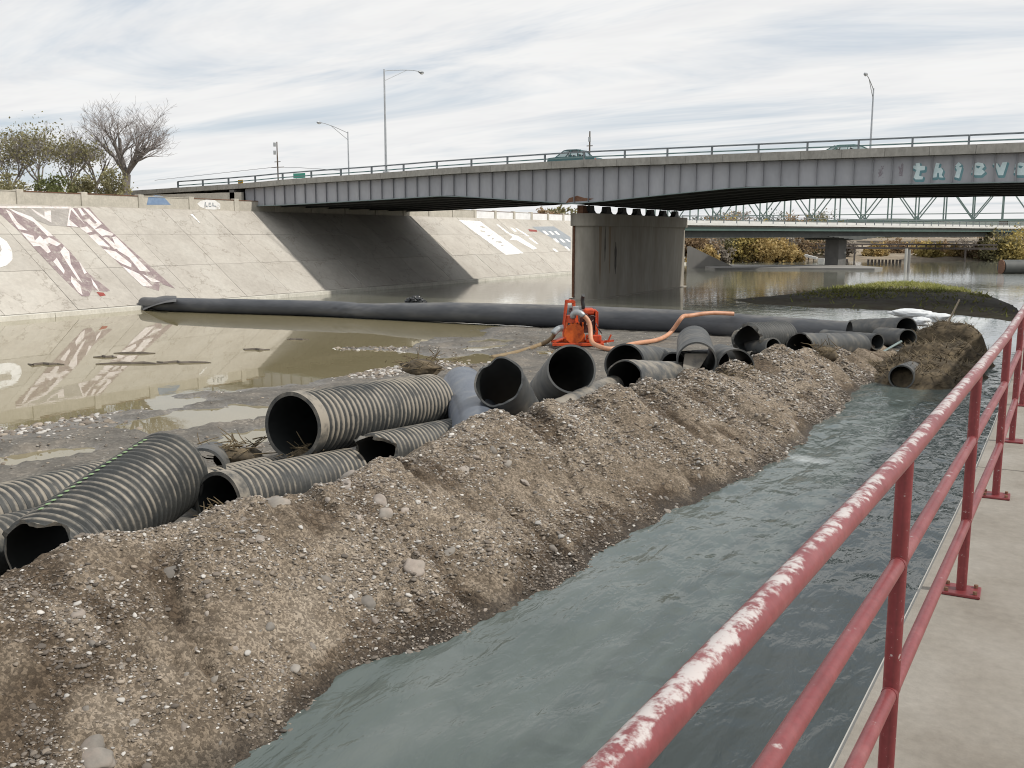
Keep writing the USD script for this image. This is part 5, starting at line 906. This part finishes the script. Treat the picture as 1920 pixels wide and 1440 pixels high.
part(fb, 'deck', gbox(-1.5, LEN + 60, .01, 9, 6.2, 6.6), 'far_concrete'); part(fb, 'edge_beam', gbox(-1.5, LEN + 60, -.02, .3, 5.72, 6.19), 'bridge_green', 'green edge beam'); part(fb, 'girder', gbox(-1.5, LEN + 60, .7, 1.0, 4.78, 5.71), 'girder_dark'); part(fb, 'girder', gbox(-1.5, LEN + 60, 8.4, 8.8, 4.75, 6.19), 'girder_dark'); part(fb, 'girder', gbox(-1.5, LEN + 60, 4.2, 4.5, 4.75, 6.19), 'girder_dark'); part(fb, 'soffit', gbox(-1.5, LEN + 60, 1.01, 8.39, 5.6, 5.7), 'girder_dark')
for s in np.arange(-1.4, LEN + 60, 3.0): part(fb, 'rail_post', gbox(s - .05, s + .05, -.2, -.1, ptop, ptop + .85), 'rail_metal')
part(fb, 'top_rail', gbox(-1.5, LEN + 60, -.2, -.1, ptop + .86, ptop + .95), 'rail_metal'); part(fb, 'mid_rail', gbox(-1.5, LEN + 60, -.2, -.1, ptop + .38, ptop + .44), 'rail_metal'); part(fb, 'far_parapet', gbox(-1.5, LEN + 60, 8.7, 9.0, 6.61, 7.25), 'far_pale')
ps = None
for s in np.linspace(0, LEN, 2000):
    if prj(g2(s, 0, 2))[0] > 1607: ps = s; break
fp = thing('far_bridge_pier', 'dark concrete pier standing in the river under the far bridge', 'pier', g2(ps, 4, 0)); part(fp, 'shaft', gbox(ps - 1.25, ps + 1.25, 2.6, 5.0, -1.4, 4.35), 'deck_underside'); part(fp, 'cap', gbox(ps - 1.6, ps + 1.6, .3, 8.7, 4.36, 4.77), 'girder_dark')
hn = [gbox(ps - 14, ps + 14, -.02, .28, 4.99, 5.0)]
for k in range(6): w0 = 9 - k * 1.5; hn.append(gbox(ps - w0, ps + w0, .0, .3, 4.98 - .1 * (k + 1), 4.98 - .1 * k))
part(fb, 'haunch', cat_(hn), 'girder_dark')
ap = poly([(1322, 500), (1335, 496), (1600, 497), (1655, 501), (1640, 503), (1500, 502), (1340, 502)], .3); single('concrete_apron', prism(ap.buffer(0), 1.6, (0, 0, -1.3), **E3), 'far_concrete', kind='structure')
single('wing_wall', prism(Polygon([(0, -1), (0, 3.4), (.4, 3.4), (7.5, .1), (7.5, -1)]), .6, at(1289, 503, 0), RT, np.array([0, 0, 1.0]), FW * [1, 1, 0]), 'far_concrete', 'sloping grey concrete wing wall at the foot of the far levee beside the pier', 'wall')
# truss bridge behind it
TY, TZ0, TZ1 = 300.0, 9.4, 20.0
trb = thing('truss_bridge', 'pale green steel truss bridge far behind the road bridge', 'bridge', (0, TY, 8))
for pl, y in enumerate((TY, TY + 8.5)):
    xs2 = np.arange(-112, 66, 7.4) + pl * .0
    part(trb, 'bottom_chord', box2((-112, y - .25, TZ0 - .5), (66, y + .25, TZ0 + .1)), 'truss_green'); part(trb, 'top_chord', box2((-112, y - .25, TZ1), (66, y + .25, TZ1 + .5)), 'truss_green')
    for i, x in enumerate(xs2[:-1]):
        part(trb, 'vertical', box2((x - .19, y - .19, TZ0 + .1), (x + .19, y + .19, TZ1)), 'truss_green')
        a, b = ((x, y, TZ0 + .1), (x + 7.4, y, TZ1)) if i % 2 else ((x, y, TZ1), (x + 7.4, y, TZ0 + .1)); part(trb, 'diagonal', bar(a, b, .32), 'truss_green')
part(trb, 'deck', box2((-112, TY + .3, TZ0 - .3), (66, TY + 8.2, TZ0 - .0)), 'far_concrete'); part(trb, 'guard_rail', box2((-112, TY - .3, TZ0 + 1.5), (66, TY - .28, TZ0 + 1.75)), 'truss_green')
for x in (-112, -60, -8, 44): part(trb, 'support', box2((x - 1, TY, -1), (x + 1, TY + 8.5, TZ0 - .51)), 'far_concrete')
# low trestle footbridge
ft = thing('footbridge', 'low brown trestle footbridge beneath the far bridge', 'footbridge', (0, 206, 0)); fa = at(1488, 466, 2.0); fa = atY(1488, 463, 206); fbp = atY(1870, 463, 206)
for z_, h_ in ((3.15, .28), (2.35, .40)): part(ft, 'beam', box2((fa[0], 205.8, z_), (fbp[0], 206.2, z_ + h_)), 'trestle_brown')
for x in np.arange(fa[0], fbp[0], 1.7): part(ft, 'post', box2((x - .10, 205.85, 2.76), (x + .10, 206.15, 3.14)), 'trestle_brown')
for x in np.arange(fa[0] + 2, fbp[0], 10.2): part(ft, 'trestle_leg', box2((x - .16, 205.85, -.8), (x + .16, 206.15, 2.34)), 'trestle_brown')
# white ramp pipe and a row of piles at the weir
wp = thing('white_chute', 'white sloping chute on thin posts at the far bank', 'chute', atY(1515, 482, 196)); a, b = atY(1492, 474.5, 196), atY(1532, 484.5, 196); part(wp, 'trough', bar(a, b, 1.0, .45), 'far_pale'); part(wp, 'outlet_box', box(atY(1540, 488, 196), (1.2, 1.0, .8)), 'far_pale')
for u in (.1, .35, .6, .85): p = a * (1 - u) + b * u; part(wp, 'post', box2((p[0] - .08, p[1] - .08, -.5), (p[0] + .08, p[1] + .08, p[2] - .2)), 'trestle_brown')
pil0 = None
for i, px in enumerate(np.r_[np.linspace(1550, 1588, 6), np.linspace(1628, 1688, 10)]):
    p = atY(px, 489, 192); nm = fresh('/World', 'timber_pile')
    if pil0 is None:
        pil0 = nm; xx = UsdGeom.Xform.Define(stage, nm); LOC[nm] = np.zeros(3); part(nm, 'log', tube([(0, 0, -1), (0, 0, .55)], [.22, .2], 8), 'trestle_brown'); part(nm, 'cap', tube([(0, 0, .551), (0, 0, .62)], [.24, .18], 8), 'girder_dark')
    else:
        xx = UsdGeom.Xform.Define(stage, nm); xx.GetPrim().GetReferences().AddInternalReference(Sdf.Path(pil0)); xx.GetPrim().SetInstanceable(True)
    xx.ClearXformOpOrder(); xx.AddTranslateOp().Set(Gf.Vec3d(float(p[0]), float(p[1]), 0)); props(xx.GetPrim(), (['sixth', 'fifth', 'fourth', 'third', 'second', 'first'][i] + ' small timber pile left of the dark far pier' if i < 6 else ['first', 'second', 'third', 'fourth', 'fifth', 'sixth', 'seventh', 'eighth', 'ninth', 'tenth'][i - 6] + ' small timber pile right of the dark far pier'), 'pile', 'row of timber piles at the weir')
gp_ = thing('gauge_post', 'pale gauge post standing upright in the river right of the far pier', 'post', at(1697, 511)); part(gp_, 'main_post', tube([at(1697, 511) - [0, 0, 1], at(1697, 511) + [0, 0, 3.3]], .20, 8), 'pole_pale'); part(gp_, 'side_post', tube([at(1703, 510) - [0, 0, 1], at(1703, 510) + [0, 0, 3.1]], .18, 8), 'far_concrete')
dp_ = at(1877, 513, 0); dc = thing('outfall_pipe', 'big dark outfall pipe with rusty mouth on the far right shore', 'pipe', dp_); part(dc, 'pipe_wall', tube([dp_ + [0, 0, .9], dp_ + RT * 9 + [0, 2, .9]], .95, 18), 'girder_dark', smooth=40); part(dc, 'rusty_rim', tube([dp_ + RT * -.12 + [0, 0, .9], dp_ + RT * -.01 + [0, 0, .9]], .98, 18), 'rust')

# ------------------------------------------------------------------ far bank vegetation
r = np.random.default_rng(161)
FB = [(1300, 462, 178, 3.2, 'leaf_brown', 'brown bush standing right beside the pier'), (1318, 482, 172, 2.2, 'leaf_gold', 'golden low bush near the wing wall'), (1345, 452, 190, 4.2, 'leaf_brown', 'tall brown bush in the back left of the far bank'), (1335, 478, 180, 2.6, 'leaf_greybrush', 'grey twiggy bush near the wing wall'), (1372, 468, 184, 3.6, 'leaf_olive', 'olive bush left of the big yellow willow'), (1398, 462, 184, 4.4, 'leaf_yellow', 'big yellow-green willow on the far bank'), (1424, 474, 182, 2.8, 'leaf_gold', 'golden bush right of the yellow willow'), (1446, 458, 192, 3.8, 'leaf_greybrush', 'grey bare bush behind the golden bushes'), (1462, 474, 184, 2.6, 'leaf_gold', 'orange gold bush before the white chute'), (1482, 478, 186, 2.0, 'leaf_gold', 'small gold bush beside the white chute'), (1500, 456, 200, 4.2, 'leaf_brown', 'brown bush above the white chute'), (1545, 452, 210, 4.0, 'leaf_olive', 'olive bush under the far bridge left of its pier'), (1575, 462, 205, 2.8, 'leaf_greybrush', 'pale grey bush touching the far pier on its left'), (1640, 480, 205, 2.2, 'leaf_gold', 'orange bush right of the far pier'), (1680, 476, 215, 2.4, 'leaf_brown', 'brown bush behind the gauge post'), (1742, 480, 200, 2.4, 'leaf_yellow', 'bright yellow bush right of the gauge post'), (1790, 484, 200, 2.0, 'leaf_gold', 'rusty gold bush on the far right bank'), (1840, 482, 195, 2.6, 'leaf_brown', 'brown bush left of the outfall pipe'), (1880, 470, 190, 4.0, 'leaf_olive', 'olive tree-like bush above the outfall pipe'), (1908, 462, 188, 4.6, 'leaf_yellow', 'tall yellow bush at the right edge of the photograph'), (1815, 472, 230, 3.2, 'leaf_greybrush', 'grey bush behind the right end of the footbridge'), (1655, 478, 225, 2.6, 'leaf_brown', 'brown brush just right of the far pier behind the orange bush'), (1712, 476, 222, 2.4, 'leaf_gold', 'orange brush between the gauge post and the bright yellow bush'), (1765, 480, 214, 2.2, 'leaf_brown', 'brown brush right of the bright yellow bush'), (1725, 452, 320, 5, 'leaf_greybrush', 'long grey thicket behind the footbridge left part'), (1790, 452, 330, 5, 'leaf_greybrush', 'long grey thicket behind the footbridge right part'), (1662, 453, 310, 4, 'leaf_olive', 'olive thicket behind the footbridge beside the far pier'), (1860, 456, 300, 5, 'leaf_brown', 'tall brown thicket behind the footbridge at its right end')]
for i, (px, py, dp, s, lf, lab) in enumerate(FB):
    p = atZ(px, py, dp); shrub(lab, (p[0], p[1], max(p[2] - s * .55, .3)), (s * 1.3, s, s * (1.75 if px < 1560 and s > 2.5 else 1.25)), lf, 3000, 200 + i, .30)
hc = atZ(1010, 402, 260)
for i, (px, py, dp, s, lf, lab, pr_) in enumerate(((1025, 405, 230, 4.0, 'leaf_brown', 'brown tree line bush beyond the far levee left of the pier', 0), (1050, 400, 240, 4.5, 'leaf_olive', 'olive bush beyond the far levee touching the pier', 0), (1340, 410, 420, 7, 'leaf_haze_green', 'hazy grey-green tree seen above the far bridge deck at the left', 0), (1385, 408, 430, 7, 'leaf_greybrush', 'hazy grey tree seen above the far bridge left of centre', 0), (1450, 411, 430, 7, 'leaf_haze_green', 'low hazy tree above the middle of the far bridge', 0), (1530, 408, 420, 8, 'leaf_greybrush', 'rounded bare grey tree above the far bridge', 0))):
    p = atZ(px, py, dp); shrub(lab, (p[0], p[1], p[2] - s * .7), (s * 1.3, s, s), lf, 1600, 300 + i, .5, name='distant_tree', cat='tree')
# a low distant ridge closes the horizon
rx = np.linspace(-900, 900, 120); hh_ = 14 + 16 * meshkit.fbm(np.stack([rx * .006, 0 * rx, 0 * rx], -1), 4, 77); rg = np.stack([np.stack([rx, 1100 + 0 * rx, 2 + 0 * rx], -1), np.stack([rx, 1160 + 0 * rx, hh_], -1), np.stack([rx, 1300 + 0 * rx, hh_ * .9], -1)], 1)
single('hills', grid(rg), 'leaf_haze_green', kind='structure', smooth=True)

# ------------------------------------------------------------------ walkway and red railing in the foreground
EDGE = lambda y: rail_x(y) - .17
walk = thing('walkway', kind='structure'); EY = np.r_[np.linspace(-6, 12, 40), 20, 40, 75]
yj = [-6, 1.5, 7.7, 13.9, 20, 26, 32, 40, 50, 60, 75]
for a, b in zip(yj[:-1], yj[1:]):
    yy_ = np.linspace(a + .008, b - .008, 9); e = prism(Polygon([(EDGE(q_), q_) for q_ in yy_] + [(rail_x(q_) + 3.4, q_) for q_ in yy_[::-1]]), .16, (0, 0, WALK_Z - .16), **E3); part(walk, 'slab', e, 'walk_concrete')
part(walk, 'edge_board', prism(Polygon([(EDGE(q_) - .018, q_) for q_ in EY] + [(EDGE(q_) - .004, q_) for q_ in EY[::-1]]), .10, (0, 0, WALK_Z - .115), **E3), 'pole_pale')
part(walk, 'retaining_wall', prism(Polygon([(EDGE(q_) + .04, q_) for q_ in EY] + [(EDGE(q_) + .4, q_) for q_ in EY[::-1]]), 4.75, (0, 0, -1.4), **E3), 'far_concrete')
r = np.random.default_rng(171); sp = []
for c in ((1.05, 4.9), (1.35, 3.1), (.9, 3.9), (1.4, 4.0), (.7, 5.6), (1.0, 2.6)):
    for _ in range(int(r.integers(4, 9))): sp.append(lump((c[0] + r.normal(0, .09), c[1] + r.normal(0, .09), WALK_Z + .002), (r.uniform(.004, .016), r.uniform(.004, .012), .003), int(r.integers(999)), 1, .3))
part(walk, 'dirt', cat_(sp), 'dirt_specks', kind='stuff')
rail = thing('red_railing', 'worn red pipe railing with three rails along the walkway in the foreground', 'railing', (rail_x(3), 3, WALK_Z))
py_ = np.array([-1.05, .93, 2.90, 4.88, 6.85, 8.80, 10.75, 12.7, 14.7, 16.7, 18.7, 20.7])
def rp(y, z): return np.array([rail_x(y), y, WALK_Z + z])
def wear_tube(P, R, n, amt):
    m = tube(P, R, n, False); v = np.array(m.vertices).reshape(len(P), n, 3); up_ = (v[..., 2] - np.asarray(P)[:, None, 2]) / R; fl2 = meshkit.fbm(v * [7, 7, 7] , 3, 181); return m, np.clip((.12 + up_) * amt * (.55 + .75 * fl2), 0, 1).ravel()
for i, y in enumerate(py_):
    m = tube([rp(y, .012), rp(y, 1.048)], .0235, 16); part(rail, 'post', m, 'red_post', smooth=40, wear=np.ones(len(meshkit.arrays(m, 40)[0])))
    part(rail, 'base_plate', bevel_box(rp(y, .008), (.17, .15, .014), .003), 'red_post', wear=None)
    if y < 7:
        for bx, by_ in ((-.062, -.05), (.062, -.05), (-.062, .05), (.062, .05)): part(rail, 'bolt', tube([rp(y, .016) + [bx, by_, 0], rp(y, .03) + [bx, by_, 0]], .010, 6), 'rust')
    if i + 1 < len(py_):
        for h, R, amt, nm in ((1.066, .0275, .98, 'top_rail'), (.745, .0215, .62, 'middle_rail'), (.345, .0215, .60, 'lower_rail')):
            y0_, y1_ = (y, py_[i + 1]) if nm == 'top_rail' else (y + .020, py_[i + 1] - .020)
            P_ = np.array([rp(t, h) for t in np.linspace(y0_, y1_, 90 if y < 8 else 24)]); m, w_ = wear_tube(P_, R, 24, amt); part(rail, nm, m, 'red_paint', smooth=True, wear=w_)
for y in py_[1:7]:
    for h in (.745, .345): part(rail, 'weld_collar', tube([rp(y - .030, h), rp(y + .030, h)], .0232, 16), 'red_post', smooth=40)
